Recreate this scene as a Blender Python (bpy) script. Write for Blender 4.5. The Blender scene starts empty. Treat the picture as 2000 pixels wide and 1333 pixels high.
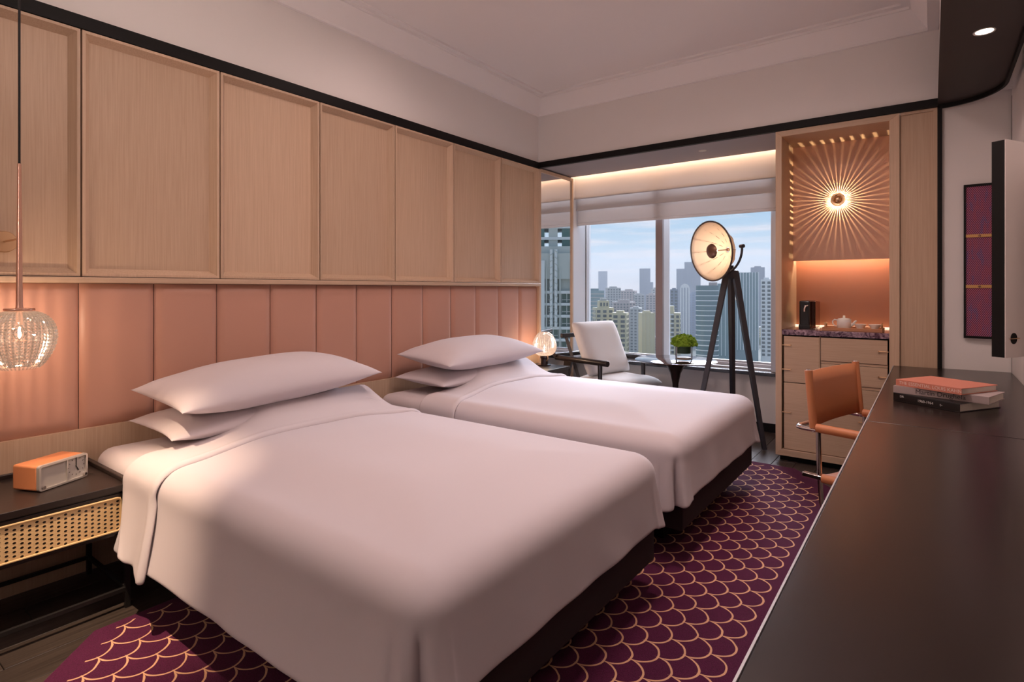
import bpy, bmesh, math, random
from math import sin, cos, pi, radians as R, sqrt
from mathutils import Vector, Matrix, noise
rnd = random.Random(7)
S = bpy.context.scene
COL = S.collection

# ------------------------------------------------------------------ camera, world, sun, exposure
cd = bpy.data.cameras.new('camera'); cam = bpy.data.objects.new('camera', cd); COL.objects.link(cam)
cam.location = (3.0, 0.0, 1.25); cam.rotation_euler = (R(90), 0, R(36.662))
cd.sensor_width = 36; cd.lens = 19.83; cd.shift_y = -0.05075; cd.clip_start = .02; cd.clip_end = 6000
S.camera = cam
S.view_settings.view_transform = 'Standard'; S.view_settings.look = 'None'
S.view_settings.exposure = 0.25; S.view_settings.gamma = 1.0; S.view_settings.use_curve_mapping = False

def C(r, g, b):
    f = lambda v: (v/255/12.92) if v/255 <= .04045 else ((v/255+.055)/1.055)**2.4
    return (f(r), f(g), f(b), 1)

W = bpy.data.worlds.new('sky'); S.world = W; W.use_nodes = True
nt = W.node_tree; nd = nt.nodes; lk = nt.links; nd.clear()
tc = nd.new('ShaderNodeTexCoord'); sx = nd.new('ShaderNodeSeparateXYZ'); lk.new(tc.outputs['Generated'], sx.inputs[0])
rp = nd.new('ShaderNodeValToRGB'); lk.new(sx.outputs['Z'], rp.inputs[0])
e = rp.color_ramp.elements
e[0].position = 0.0; e[0].color = C(214, 210, 214)
e[1].position = 1.0; e[1].color = C(96, 140, 190)
for p, c in ((.03, C(196, 208, 222)), (.07, C(158, 196, 220)), (.14, C(122, 178, 214)), (.4, C(120, 165, 205))):
    q = e.new(p); q.color = c
mp = nd.new('ShaderNodeMapping'); mp.inputs['Scale'].default_value = (3.2, 3.2, 34); lk.new(tc.outputs['Generated'], mp.inputs[0])
nz = nd.new('ShaderNodeTexNoise'); nz.inputs['Scale'].default_value = 2.2; nz.inputs['Detail'].default_value = 6; nz.inputs['Roughness'].default_value = .55
lk.new(mp.outputs[0], nz.inputs['Vector'])
cr = nd.new('ShaderNodeValToRGB'); lk.new(nz.outputs['Fac'], cr.inputs[0])
cr.color_ramp.elements[0].position = .44; cr.color_ramp.elements[0].color = (0, 0, 0, 1)
cr.color_ramp.elements[1].position = .68; cr.color_ramp.elements[1].color = (.85, .85, .85, 1)
mx = nd.new('ShaderNodeMixRGB'); lk.new(cr.outputs[0], mx.inputs[0]); lk.new(rp.outputs[0], mx.inputs[1]); mx.inputs[2].default_value = C(236, 226, 228)
bg = nd.new('ShaderNodeBackground'); lk.new(mx.outputs[0], bg.inputs[0]); bg.inputs[1].default_value = .90
wo = nd.new('ShaderNodeOutputWorld'); lk.new(bg.outputs[0], wo.inputs[0])

sd = bpy.data.lights.new('hazy_sun', 'SUN'); sd.energy = 9.0; sd.angle = R(40); sd.color = (.84, .86, 1.0)
sun = bpy.data.objects.new('hazy_sun', sd); COL.objects.link(sun)
sun.rotation_euler = Vector((.10, -.87, -.46)).to_track_quat('-Z', 'Y').to_euler()

# ------------------------------------------------------------------ materials
def new_mat(name):
    m = bpy.data.materials.new(name); m.use_nodes = True
    return m, m.node_tree.nodes, m.node_tree.links, m.node_tree.nodes['Principled BSDF']
def mat(name, col, rough=.5, metal=0., spec=.5, bump=0., bscale=60., emit=None, es=0., sheen=0., coat=0.):
    m, n, l, b = new_mat(name)
    b.inputs['Base Color'].default_value = col; b.inputs['Roughness'].default_value = rough
    b.inputs['Metallic'].default_value = metal; b.inputs['Specular IOR Level'].default_value = spec
    if sheen: b.inputs['Sheen Weight'].default_value = sheen
    if coat: b.inputs['Coat Weight'].default_value = coat; b.inputs['Coat Roughness'].default_value = .1
    if emit: b.inputs['Emission Color'].default_value = emit; b.inputs['Emission Strength'].default_value = es
    if bump:
        t = n.new('ShaderNodeTexCoord'); z = n.new('ShaderNodeTexNoise'); z.inputs['Scale'].default_value = bscale; z.inputs['Detail'].default_value = 3
        l.new(t.outputs['Object'], z.inputs['Vector']); u = n.new('ShaderNodeBump'); u.inputs['Strength'].default_value = bump; u.inputs['Distance'].default_value = .004
        l.new(z.outputs['Fac'], u.inputs['Height']); l.new(u.outputs[0], b.inputs['Normal'])
    return m
def wood(name, c1, c2, scale=(70, 70, 1.6), rough=.45, bump=.06, spec=.35, vary=.08):
    m, n, l, b = new_mat(name)
    t = n.new('ShaderNodeTexCoord'); oi = n.new('ShaderNodeObjectInfo')
    ad = n.new('ShaderNodeVectorMath'); ad.operation = 'MULTIPLY_ADD'
    cv = n.new('ShaderNodeCombineXYZ'); l.new(oi.outputs['Random'], cv.inputs[0]); l.new(oi.outputs['Random'], cv.inputs[1]); l.new(oi.outputs['Random'], cv.inputs[2])
    l.new(cv.outputs[0], ad.inputs[0]); ad.inputs[1].default_value = (7, 5, 9); l.new(t.outputs['Object'], ad.inputs[2])
    mp = n.new('ShaderNodeMapping'); mp.inputs['Scale'].default_value = scale; l.new(ad.outputs[0], mp.inputs[0])
    z = n.new('ShaderNodeTexNoise'); z.inputs['Scale'].default_value = 2.2; z.inputs['Detail'].default_value = 5; z.inputs['Roughness'].default_value = .6
    l.new(mp.outputs[0], z.inputs['Vector'])
    r = n.new('ShaderNodeValToRGB'); r.color_ramp.elements[0].position = .3; r.color_ramp.elements[1].position = .7
    r.color_ramp.elements[0].color = c1; r.color_ramp.elements[1].color = c2; l.new(z.outputs['Fac'], r.inputs[0])
    h = n.new('ShaderNodeHueSaturation'); l.new(r.outputs[0], h.inputs['Color'])
    mr = n.new('ShaderNodeMapRange'); l.new(oi.outputs['Random'], mr.inputs[0]); mr.inputs[3].default_value = 1-vary; mr.inputs[4].default_value = 1+vary
    l.new(mr.outputs[0], h.inputs['Value']); l.new(h.outputs[0], b.inputs['Base Color'])
    b.inputs['Roughness'].default_value = rough; b.inputs['Specular IOR Level'].default_value = spec
    u = n.new('ShaderNodeBump'); u.inputs['Strength'].default_value = bump; u.inputs['Distance'].default_value = .002
    l.new(z.outputs['Fac'], u.inputs['Height']); l.new(u.outputs[0], b.inputs['Normal'])
    return m
def emission(name, col, st):
    m = bpy.data.materials.new(name); m.use_nodes = True; n = m.node_tree.nodes; n.clear()
    a = n.new('ShaderNodeEmission'); a.inputs[0].default_value = col; a.inputs[1].default_value = st
    o = n.new('ShaderNodeOutputMaterial'); m.node_tree.links.new(a.outputs[0], o.inputs[0]); return m
def clear_glass(name, tint=(.97, .98, .98, 1), gloss=.04, f=.35, milky=0., milk=(1, .9, .85, 1), streak=False, gc=1.0):
    m = bpy.data.materials.new(name); m.use_nodes = True; n = m.node_tree.nodes; l = m.node_tree.links; n.clear()
    o = n.new('ShaderNodeOutputMaterial'); t = n.new('ShaderNodeBsdfTransparent'); t.inputs[0].default_value = tint
    g = n.new('ShaderNodeBsdfGlossy'); g.inputs['Roughness'].default_value = gloss; g.inputs[0].default_value = (gc, gc*.95, gc*.93, 1)
    w = n.new('ShaderNodeLayerWeight'); w.inputs[0].default_value = f
    x = n.new('ShaderNodeMixShader'); l.new(w.outputs['Fresnel'], x.inputs[0]); l.new(t.outputs[0], x.inputs[1]); l.new(g.outputs[0], x.inputs[2])
    end = x
    if streak:   # moulded vertical ribs: the glass is clearer and denser by turns around its axis
        tc = n.new('ShaderNodeTexCoord'); sp = n.new('ShaderNodeSeparateXYZ'); l.new(tc.outputs['Object'], sp.inputs[0])
        at = n.new('ShaderNodeMath'); at.operation = 'ARCTAN2'; l.new(sp.outputs[1], at.inputs[0]); l.new(sp.outputs[0], at.inputs[1])
        mu = n.new('ShaderNodeMath'); mu.operation = 'MULTIPLY'; l.new(at.outputs[0], mu.inputs[0]); mu.inputs[1].default_value = 36
        si = n.new('ShaderNodeMath'); si.operation = 'SINE'; l.new(mu.outputs[0], si.inputs[0])
        mr = n.new('ShaderNodeMapRange'); l.new(si.outputs[0], mr.inputs[0]); mr.inputs[1].default_value = -1; mr.inputs[3].default_value = .45; mr.inputs[4].default_value = 1.0
        cc = n.new('ShaderNodeCombineColor'); [l.new(mr.outputs[0], cc.inputs[i]) for i in range(3)]; l.new(cc.outputs[0], t.inputs[0])
    if milky:
        d = n.new('ShaderNodeBsdfTranslucent'); d.inputs[0].default_value = milk
        y = n.new('ShaderNodeMixShader'); y.inputs[0].default_value = milky; l.new(x.outputs[0], y.inputs[1]); l.new(d.outputs[0], y.inputs[2]); end = y
    l.new(end.outputs[0], o.inputs[0]); return m
def translucent(name, col, mixf=.5, rough=.8):
    m = bpy.data.materials.new(name); m.use_nodes = True; n = m.node_tree.nodes; l = m.node_tree.links; n.clear()
    o = n.new('ShaderNodeOutputMaterial'); a = n.new('ShaderNodeBsdfDiffuse'); a.inputs[0].default_value = col
    t = n.new('ShaderNodeBsdfTranslucent'); t.inputs[0].default_value = col
    x = n.new('ShaderNodeMixShader'); x.inputs[0].default_value = mixf; l.new(a.outputs[0], x.inputs[1]); l.new(t.outputs[0], x.inputs[2]); l.new(x.outputs[0], o.inputs[0]); return m

OAK1, OAK2 = (.51, .352, .238, 1), (.60, .430, .302, 1)
M = dict(
 bulbglass=clear_glass('bulb_glass', f=.2, milky=.0),
 oak=wood('light_oak', OAK1, OAK2), oak_h=wood('light_oak_level_grain', OAK1, OAK2, scale=(1.6, 70, 70)),
 oak_y=wood('light_oak_along', OAK1, OAK2, scale=(70, 1.6, 70)), oak_floor=wood('smoked_oak', (.035, .026, .022, 1), (.085, .062, .05, 1), scale=(60, 1.2, 60), rough=.42, vary=.25),
 leather=mat('tan_leather', (.53, .285, .21, 1), .38, spec=.4, bump=.06, bscale=500),
 saddle=mat('saddle_leather', (.60, .225, .095, 1), .45, bump=.08, bscale=400),
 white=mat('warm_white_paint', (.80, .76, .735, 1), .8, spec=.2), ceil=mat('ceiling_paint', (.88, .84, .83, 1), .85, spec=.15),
 bayceil=mat('shaded_bay_ceiling', (.34, .31, .32, 1), .7), black=mat('black_trim', (.007, .006, .006, 1), .55, spec=.2), soffit=mat('dark_brown_soffit', (.030, .021, .019, 1), .6),  # bay ceiling is grey-white; its unlit shade is put into the colour
 blackwood=mat('black_stained_wood', (.022, .015, .013, 1), .33, bump=.03, bscale=90), desk=mat('dark_desk_lacquer', (.026, .017, .015, 1), .24, spec=.38, bump=.012, bscale=300),
 steel=mat('black_steel', (.018, .016, .016, 1), .4), linen=mat('white_bed_linen', (.62, .56, .585, 1), .75, spec=.2, sheen=.15), sheet=mat('white_sheet', (.63, .57, .585, 1), .75, spec=.2),
 bedbase=mat('dark_plum_upholstery', (.030, .020, .022, 1), .8, bump=.1, bscale=500), brass=mat('brushed_brass', (.72, .47, .27, 1), .3, 1.), chrome=mat('chrome', (.82, .78, .76, 1), .12, 1.),
 copper=mat('copper_tube', (.72, .44, .33, 1), .28, 1.), silver=mat('silver_plastic', (.62, .58, .54, 1), .35, .6), grille=mat('speaker_cloth', (.46, .42, .38, 1), .8, bump=.3, bscale=1500),
 dial=mat('clock_dial', (.50, .46, .42, 1), .35), boucle=mat('cream_boucle', (.74, .70, .68, 1), .95, bump=1.0, bscale=420, sheen=.5), alum=mat('grey_aluminium', (.55, .55, .58, 1), .4, .3), alumdark=mat('bronze_mullion', (.33, .27, .27, 1), .45, .2),
 jamb=mat('white_window_jamb', (.74, .76, .80, 1), .6), rubber=mat('black_gasket', (.015, .015, .017, 1), .7), stone=mat('dark_sill_stone', (.035, .035, .04, 1), .25),
 blind=translucent('blind_cloth', (.78, .74, .72, 1), .25), mirror=mat('mirror_silver', (.92, .92, .92, 1), .01, 1.), glass=clear_glass('window_glass', f=.12),
 bottle=clear_glass('vase_glass', f=.12), moss=mat('green_moss', (.20, .33, .02, 1), .9), mossdark=mat('dark_moss_stems', (.02, .05, .02, 1), .8), brown_reflect=mat('vase_reflection', (.25, .16, .10, 1), .6),
 tabletop=mat('dark_polished_wood', (.05, .022, .017, 1), .08, coat=.6), bronze=mat('dark_bronze', (.045, .030, .028, 1), .25, .5), coral=mat('glossy_terracotta_lacquer', (.36, .145, .085, 1), .18, coat=.4),
 starboard=mat('copper_tone_board', (.60, .35, .25, 1), .5), machine=mat('black_plastic', (.012, .012, .014, 1), .2), porcelain=mat('white_porcelain', (.82, .80, .77, 1), .15), tray=mat('tan_leather_tray', (.52, .24, .12, 1), .5),
 silk=translucent('cream_silk', (.86, .72, .58, 1), .55), brownrim=mat('brown_rim', (.055, .035, .03, 1), .45), hub=mat('bronze_hub', (.24, .13, .09, 1), .35, .7), navywood=mat('blue_black_wood', (.028, .026, .034, 1), .42),
 paper=mat('book_pages', (.68, .62, .54, 1), .9), cover_coral=mat('coral_cover', (.62, .22, .15, 1), .5), cover_grey=mat('mauve_grey_cover', (.42, .34, .33, 1), .55), cover_black=mat('black_cover', (.012, .010, .010, 1), .3),
 ink_pale=mat('pale_lettering', (.78, .62, .56, 1), .6), ink_dark=mat('dark_lettering', (.04, .03, .035, 1), .6), ink_white=mat('white_lettering', (.75, .72, .70, 1), .6), ink_dim=mat('dim_lettering', (.13, .09, .08, 1), .6),
 gold=mat('gold_leaf_bar', (.62, .36, .14, 1), .4, .6), whitepanel=mat('satin_offwhite_panel', (.70, .64, .61, 1), .35), bulb=emission('warm_filament', (1, .80, .58, 1), 60), opal=emission('fill_globe_glow', (1, .84, .74, 1), 6.0),
 led=emission('warm_led', (1, .70, .44, 1), 22), lens=emission('downlight_lens', (1, .82, .70, 1), 9), pendantglass=clear_glass('cut_glass', f=.55, milky=.03, gloss=.08, gc=.8, streak=True), globeglass=clear_glass('cut_glass_globe', f=.55, milky=.10, gloss=.08, gc=.7, streak=True),
)

# ------------------------------------------------------------------ mesh helpers
class MB:
    def __init__(s): s.v = []; s.f = []
    def add(s, vs, fs):
        o = len(s.v); s.v += [tuple(v) for v in vs]; s.f += [tuple(i+o for i in f) for f in fs]; return s
    def box(s, x0, y0, z0, x1, y1, z1):
        return s.add([(x0,y0,z0),(x1,y0,z0),(x1,y1,z0),(x0,y1,z0),(x0,y0,z1),(x1,y0,z1),(x1,y1,z1),(x0,y1,z1)],
                     [(0,3,2,1),(4,5,6,7),(0,1,5,4),(1,2,6,5),(2,3,7,6),(3,0,4,7)])
    def ring(s, p, d, r, n, ref=None):
        d = Vector(d).normalized(); a = d.orthogonal().normalized() if ref is None else (Vector(ref)-d*d.dot(Vector(ref))).normalized(); b = d.cross(a)
        return [Vector(p)+(a*cos(2*pi*i/n)+b*sin(2*pi*i/n))*r for i in range(n)]
    def cyl(s, p0, p1, r0, r1=None, n=16, ref=None):
        r1 = r0 if r1 is None else r1; d = Vector(p1)-Vector(p0)
        a = s.ring(p0, d, r0, n, ref); b = s.ring(p1, d, r1, n, ref)
        return s.add(a+b, [(i, (i+1) % n, n+(i+1) % n, n+i) for i in range(n)]+[tuple(range(n-1, -1, -1)), tuple(range(n, 2*n))])
    def bar(s, p0, p1, w0, w1=None, ref=(0, 0, 1)):   # square bar
        return s.cyl(p0, p1, w0*.7071, (w0 if w1 is None else w1)*.7071, 4, ref)
    def tube(s, pts, r, n=10, closed=False):
        P = [Vector(p) for p in pts]; m = len(P); rings = []; ref = None
        for i in range(m):
            d = (P[(i+1) % m]-P[i-1]) if closed else (P[min(i+1, m-1)]-P[max(i-1, 0)])
            d.normalize()
            if ref is None: ref = d.orthogonal()
            ref = (ref-d*d.dot(ref)).normalized(); b = d.cross(ref)
            rr = r[i] if isinstance(r, (list, tuple)) else r
            rings.append([P[i]+(ref*cos(2*pi*k/n)+b*sin(2*pi*k/n))*rr for k in range(n)])
        vs = [v for q in rings for v in q]; fs = []
        for i in range(m if closed else m-1):
            for k in range(n):
                j = (i+1) % m; fs.append((i*n+k, i*n+(k+1) % n, j*n+(k+1) % n, j*n+k))
        if not closed: fs += [tuple(range(n-1, -1, -1)), tuple(range((m-1)*n, m*n))]
        return s.add(vs, fs)
    def lathe(s, prof, c=(0, 0, 0), n=32, frame=None):
        vs = []; fs = []; idx = []
        for r, z in prof:
            if r < 1e-6: idx.append([len(vs)]); vs.append((0, 0, z))
            else:
                idx.append(list(range(len(vs), len(vs)+n))); vs += [(r*cos(2*pi*k/n), r*sin(2*pi*k/n), z) for k in range(n)]
        for a, b in zip(idx, idx[1:]):
            for k in range(n):
                j = (k+1) % n
                if len(a) == 1 and len(b) == 1: continue
                if len(a) == 1: fs.append((a[0], b[j], b[k]))
                elif len(b) == 1: fs.append((a[k], a[j], b[0]))
                else: fs.append((a[k], a[j], b[j], b[k]))
        T = Matrix.Translation(c) if frame is None else Matrix.Translation(c) @ frame
        return s.add([T @ Vector(v) for v in vs], fs)
    def prism(s, pts, z0, z1):
        n = len(pts); return s.add([(x, y, z0) for x, y in pts]+[(x, y, z1) for x, y in pts],
            [tuple(range(n-1, -1, -1)), tuple(range(n, 2*n))]+[(i, (i+1) % n, n+(i+1) % n, n+i) for i in range(n)])
    def grid(s, rows):
        m = len(rows); n = len(rows[0])
        return s.add([p for r in rows for p in r], [(i*n+j, i*n+j+1, (i+1)*n+j+1, (i+1)*n+j) for i in range(m-1) for j in range(n-1)])
    def xf(s, T): s.v = [tuple(T @ Vector(v)) for v in s.v]; return s
    def build(s, name, m, parent=None, smooth=False, bevel=0, seg=2, merge=False, local=False, solid=0, sub=0):
        me = bpy.data.meshes.new(name); me.from_pydata(s.v, [], s.f)
        b = bmesh.new(); b.from_mesh(me)
        if merge: bmesh.ops.remove_doubles(b, verts=b.verts, dist=1e-5)
        bmesh.ops.recalc_face_normals(b, faces=b.faces); b.to_mesh(me); b.free()
        if smooth: me.shade_smooth(); (me.set_sharp_from_angle(angle=R(smooth if smooth is not True else 40)))
        me.materials.append(M[m] if isinstance(m, str) else m)
        o = bpy.data.objects.new(name, me); COL.objects.link(o)
        if bevel:
            k = o.modifiers.new('bevel', 'BEVEL'); k.width = bevel; k.segments = seg; k.limit_method = 'ANGLE'
            if smooth is False and seg > 1: me.shade_smooth(); me.set_sharp_from_angle(angle=R(35))
        if solid: k = o.modifiers.new('solid', 'SOLIDIFY'); k.thickness = solid; k.offset = -1
        if sub: k = o.modifiers.new('sub', 'SUBSURF'); k.levels = k.render_levels = sub
        if parent:
            o.parent = parent
            if not local and parent.type == 'EMPTY': o.matrix_parent_inverse = Matrix.Translation(-parent.location)
        return o
def tag(o, label=None, cat=None, group=None, kind=None):
    for k, v in (('label', label), ('category', cat), ('group', group), ('kind', kind)):
        if v: o[k] = v
    return o
def thing(name, label, cat, loc=(0, 0, 0), rz=0, group=None):
    o = bpy.data.objects.new(name, None); COL.objects.link(o); o.empty_display_size = .05
    o.location = loc; o.rotation_euler = (0, 0, rz); return tag(o, label, cat, group)
def copy_tree(o, parent=None):
    mi = o.matrix_parent_inverse.copy(); c = o.copy(); COL.objects.link(c); c.parent = parent; c.matrix_parent_inverse = mi
    for ch in [x for x in o.children]: copy_tree(ch, c)
    return c
def struct(o): return tag(o, kind='structure')
def point(name, loc, power, col, rad, parent=None):
    d = bpy.data.lights.new(name, 'POINT'); d.energy = power; d.color = col; d.shadow_soft_size = rad
    o = bpy.data.objects.new(name, d); COL.objects.link(o); o.location = loc
    if parent: o.parent = parent; o.matrix_parent_inverse = Matrix.Translation(-parent.location) if parent.type == 'EMPTY' else Matrix()
    return o
def spot(name, loc, to, power, col, size, blend=.6, rad=.03, parent=None):
    d = bpy.data.lights.new(name, 'SPOT'); d.energy = power; d.color = col; d.spot_size = R(size); d.spot_blend = blend; d.shadow_soft_size = rad
    o = bpy.data.objects.new(name, d); COL.objects.link(o); o.location = loc
    o.rotation_euler = (Vector(to)-Vector(loc)).to_track_quat('-Z', 'Y').to_euler()
    if parent: o.parent = parent; o.matrix_parent_inverse = Matrix.Translation(-parent.location)
    return o
WARM = (1, .70, .48); SOFT = (1, .745, .69)
YB = -2.3          # wall behind the camera

# ------------------------------------------------------------------ floor
floor = struct(MB().box(-.2, YB-.2, -.2, 3.6, 5.45, -.012).build('floor', 'oak_floor'))
pk = MB().box(-.068, -.6, -.012, .068, .6, 0).build('plank', 'oak_floor', floor, bevel=.0015, seg=1)
k = 0
for i in range(25):
    x = .072+i*.1385; y = YB+(i*.53 % 1.2)-.6
    while y-.6 < 5.3:
        a = max(y-.6, YB); b = min(y+.6, 5.3)
        if b-a > .05:
            o = pk if k == 0 else pk.copy()
            if k: COL.objects.link(o)
            o.location = (x, (a+b)/2, 0); o.scale = (1, (b-a-.002)/1.2, 1); k += 1
        y += 1.2

# ------------------------------------------------------------------ headboard wall
wl = struct(MB().box(-.25, YB, 0, -.03, 4.46, 2.45).box(-.25, YB, 2.45, 0, 4.45, 3.2).build('wall_left', 'white'))
def mitre_frame(mb, y0, z0, y1, z1, w, xo, xi, xb):   # bevelled frame around a panel in the plane of the wall
    o = [(y0, z0), (y1, z0), (y1, z1), (y0, z1)]; c = .012
    m = [(y0+c, z0+c), (y1-c, z0+c), (y1-c, z1-c), (y0+c, z1-c)]; i = [(y0+w, z0+w), (y1-w, z0+w), (y1-w, z1-w), (y0+w, z1-w)]
    vs = [(xb, *p) for p in o]+[(xo, *p) for p in o]+[(xo, *p) for p in m]+[(xi, *p) for p in i]
    fs = [(r*4+a, r*4+(a+1) % 4, r*4+4+(a+1) % 4, r*4+4+a) for r in range(3) for a in range(4)]
    return mb.add(vs, fs)
hz = (2.388-1.306)/2
pf = MB().box(-.034, -.297, -hz+.004, -.024, .297, hz-.004).build('wood_panel', 'oak', wl)
pr = mitre_frame(MB(), -.2965, -hz, .2965, hz, .036, .014, -.024, -.034).build('panel_frame', 'oak', pf)
lp = MB()
rows = []
for i in range(9):
    rw = []
    for j in range(13):
        u = -1+2*i/8; v = -1+2*j/12; e = (1-abs(u)**10)*(1-abs(v)**16)
        uu = math.copysign(abs(u)**.45, u); vv = math.copysign(abs(v)**.5, v)
        e = ((1-abs(uu)**14)*(1-abs(vv)**24))**.5
        rw.append((-.024+.018*e, uu*.1488, vv*.3215))
    rows.append(rw)
lp.grid(rows)
lf = lp.build('leather_panel', 'leather', wl, smooth=60)
for k in range(10):
    yc = .855+.6*k-1.5+.0
    if k: o = copy_tree(pf, wl)
    else: o = pf
    o.location = (0, yc, 1.306+hz)
    if yc+.3 > 4.47: o.location = (0, -50, 0)
for o in [x for x in bpy.data.objects if x.name.startswith('wood_panel') and x.location.y < -40]:
    for c in list(o.children): bpy.data.objects.remove(c)
    bpy.data.objects.remove(o)
k = 0
for i in range(20):
    yc = .705+.3*(i-6)
    if yc+.15 > 4.47: break
    o = lf if k == 0 else lf.copy()
    if k: COL.objects.link(o)
    o.location = (0, yc, .953); k += 1
MB().box(-.03, YB, .63, -.025, 4.46, 1.30).build('backing', 'black', wl)
MB().box(-.03, YB, 1.276, .026, 4.46, 1.303).build('wood_ledge', 'oak_y', wl, bevel=.004)
MB().box(-.03, YB, 0, -.004, 4.46, .632).build('wood_dado', 'oak', wl)
MB().box(-.03, 4.445, .0, .016, 4.475, 2.39).build('wood_post', 'oak', wl, bevel=.002)
struct(MB().box(-.03, YB, 2.392, .016, 4.45, 2.45).build('trim_1', 'black'))
struct(MB().box(0.0165, 4.435, 2.398, 3.03, 4.47, 2.45).build('trim_2', 'black'))

# mirror panel on the return of the bay
struct(MB().box(-.25, 4.475, 0, -.012, 5.085, 2.40).build('wall_bay', 'white'))
t = thing('wall_mirror', 'tall narrow mirror in thin oak frame beside the window, reflecting a building', 'mirror', (0, 4.78, .02))
MB().box(-.012, 4.477, .06, .0, 5.06, 2.368).build('mirror_glass', 'mirror', t)
MB().box(-.012, 5.055, .02, .012, 5.085, 2.398).box(-.012, 4.477, 2.368, .012, 5.055, 2.398).box(-.012, 4.477, .02, .012, 5.055, .06).build('frame', 'oak', t, bevel=.002)

# ------------------------------------------------------------------ upper walls and ceiling
struct(MB().box(0, 4.45, 2.45, 3.6, 4.62, 3.2).build('wall_front_upper', 'white'))
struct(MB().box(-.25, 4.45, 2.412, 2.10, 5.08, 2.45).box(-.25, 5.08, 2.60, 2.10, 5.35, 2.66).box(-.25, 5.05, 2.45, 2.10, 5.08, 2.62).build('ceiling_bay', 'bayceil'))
struct(MB().box(-.25, YB, 3.045, 3.6, 4.62, 3.2).build('ceiling', 'ceil'))
prof = [(0, 2.885), (.022, 2.885), (.026, 2.90), (.105, 3.012), (.115, 3.012), (.115, 3.03), (.155, 3.03), (.155, 3.05), (0, 3.05)]
mb = MB()
XR = 3.0; YF = 4.45
ln = []
for p, z in prof: ln.append([(p, YB, z), (p, YF-p, z), (XR-p, YF-p, z), (XR-p, YB, z)])
mb.grid(ln+[ln[0]])
struct(mb.build('trim_3', 'ceil'))
struct(MB().box(XR, YB, 2.885, 3.035, YF, 3.2).build('trim_4', 'ceil'))
# bulkhead over the desk with its rounded end, and the rounded desk wall
def soffit_curve(off=0, n=14):
    return [(3.05+(.29-off)*sin(pi/2*i/n), 4.10+(.36-off)*cos(pi/2*i/n)) for i in range(n+1)]
cv = soffit_curve()
struct(MB().prism([(3.03, YB), (3.03, 4.46)]+cv+[(3.34, YB)], 2.412, 2.46).build('ceiling_soffit', 'soffit'))
struct(MB().box(3.034, YB, 2.46, 3.32, 3.95, 3.1).build('wall_bulkhead', 'white'))
ci = soffit_curve(.014)
struct(MB().prism(ci+list(reversed(cv)), 2.386, 2.411).box(3.326, YB, 2.386, 3.34, 4.10, 2.411).build('trim_5', 'black'))
struct(MB().prism([(3.028, 4.475), (3.385, 4.50), (3.385, YB), (3.6, YB), (3.6, 4.62), (3.028, 4.62)], 0, 3.1).build('wall_right', 'white'))
struct(MB().box(3.028, 4.452, .0, 3.052, 4.475, 2.412).build('trim_6', 'black'))
mb = MB()
for y in (4.496, 3.93, 3.2, 2.4): mb.box(3.3835, y-.0035, .75, 3.3858, y+.0035, 2.41)
struct(mb.build('trim_7', 'black'))
struct(MB().box(-.25, YB-.2, 0, 3.6, YB, 3.2).build('wall_back', 'white'))

# ------------------------------------------------------------------ window bay
struct(MB().box(-.25, 5.30, 0, 3.6, 5.55, .50).box(-.25, 5.30, 2.56, 3.6, 5.55, 2.7).box(1.93, 5.30, .5, 3.6, 5.55, 2.56).box(-.25, 5.085, 0, -.2, 5.55, 2.7).build('wall_front', 'white'))
struct(MB().box(-.2, 5.288, 0, 2.09, 5.30, .075).build('baseboard_front', 'black'))
struct(MB().box(-.2, 5.215, .497, 2.09, 5.33, .527).build('trim_8', 'stone', bevel=.004))
win = struct(MB().box(-.02, 5.40, .50, 1.93, 5.50, .572).box(-.02, 5.42, 2.45, 1.93, 5.50, 2.56).box(1.872, 5.30, .50, 1.93, 5.50, 2.56).build('window_1', 'alum', bevel=.004))
MB().box(-.02, 5.33, .50, 1.872, 5.40, .545).build('stool', 'alum', win, bevel=.003)
MB().box(-.2, 5.088, .50, -.02, 5.395, 2.56).build('jamb', 'jamb', win, bevel=.004)
MB().box(-.2, 5.395, .50, -.026, 5.412, 2.56).build('gasket', 'rubber', win)
MB().box(-.2, 5.412, .50, -.014, 5.50, 2.56).build('stile', 'jamb', win)
MB().box(.822, 5.285, .545, .893, 5.325, 2.45).build('mullion_cap', 'alumdark', win, bevel=.004)
MB().box(.826, 5.325, .545, .893, 5.49, 2.45).build('mullion', 'jamb', win, bevel=.003)
MB().box(-.014, 5.43, .572, .826, 5.455, .59).build('bead', 'alum', win)
MB().box(.893, 5.43, .572, 1.872, 5.455, .59).build('bead', 'alum', win)
for a, b in ((-.014, .826), (.893, 1.872)): MB().box(a, 5.458, .572, b, 5.464, 2.45).build('pane', 'glass', win)
t = thing('roller_blind', 'folded pale blind hanging across the top of the window', 'blind', (.95, 5.2, 1.92))
for nm, y, z0, z1 in (('blind_panel', 5.235, 1.945, 2.15), ('blind_fold', 5.205, 2.075, 2.24), ('blind_panel', 5.165, 2.19, 2.58)):
    rows = []
    for i in range(25):
        x = -.19+i*(2.26/24)
        rows.append([(x, y+.004*sin(i*.9+y*30)-.008*math.exp(-((z-z0)/.03)**2), z) for z in (z0, z0+.012, z0+.03, z0+.06, (z0+z1)/2, z1)])
    MB().grid(rows).build(nm, 'blind', t, smooth=True, solid=.004)
MB().box(-.19, 5.222, 1.922, 2.07, 5.246, 1.946).build('bottom_bar', 'blind', t, bevel=.006)
t = thing('led_strip', 'warm light strip hidden above the blind', 'light strip', (.9, 5.1, 2.47))
MB().box(-.18, 5.088, 2.47, 2.06, 5.10, 2.482).build('diffuser', emission('warm_led_cove', (1, .64, .42, 1), 26), t)

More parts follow.
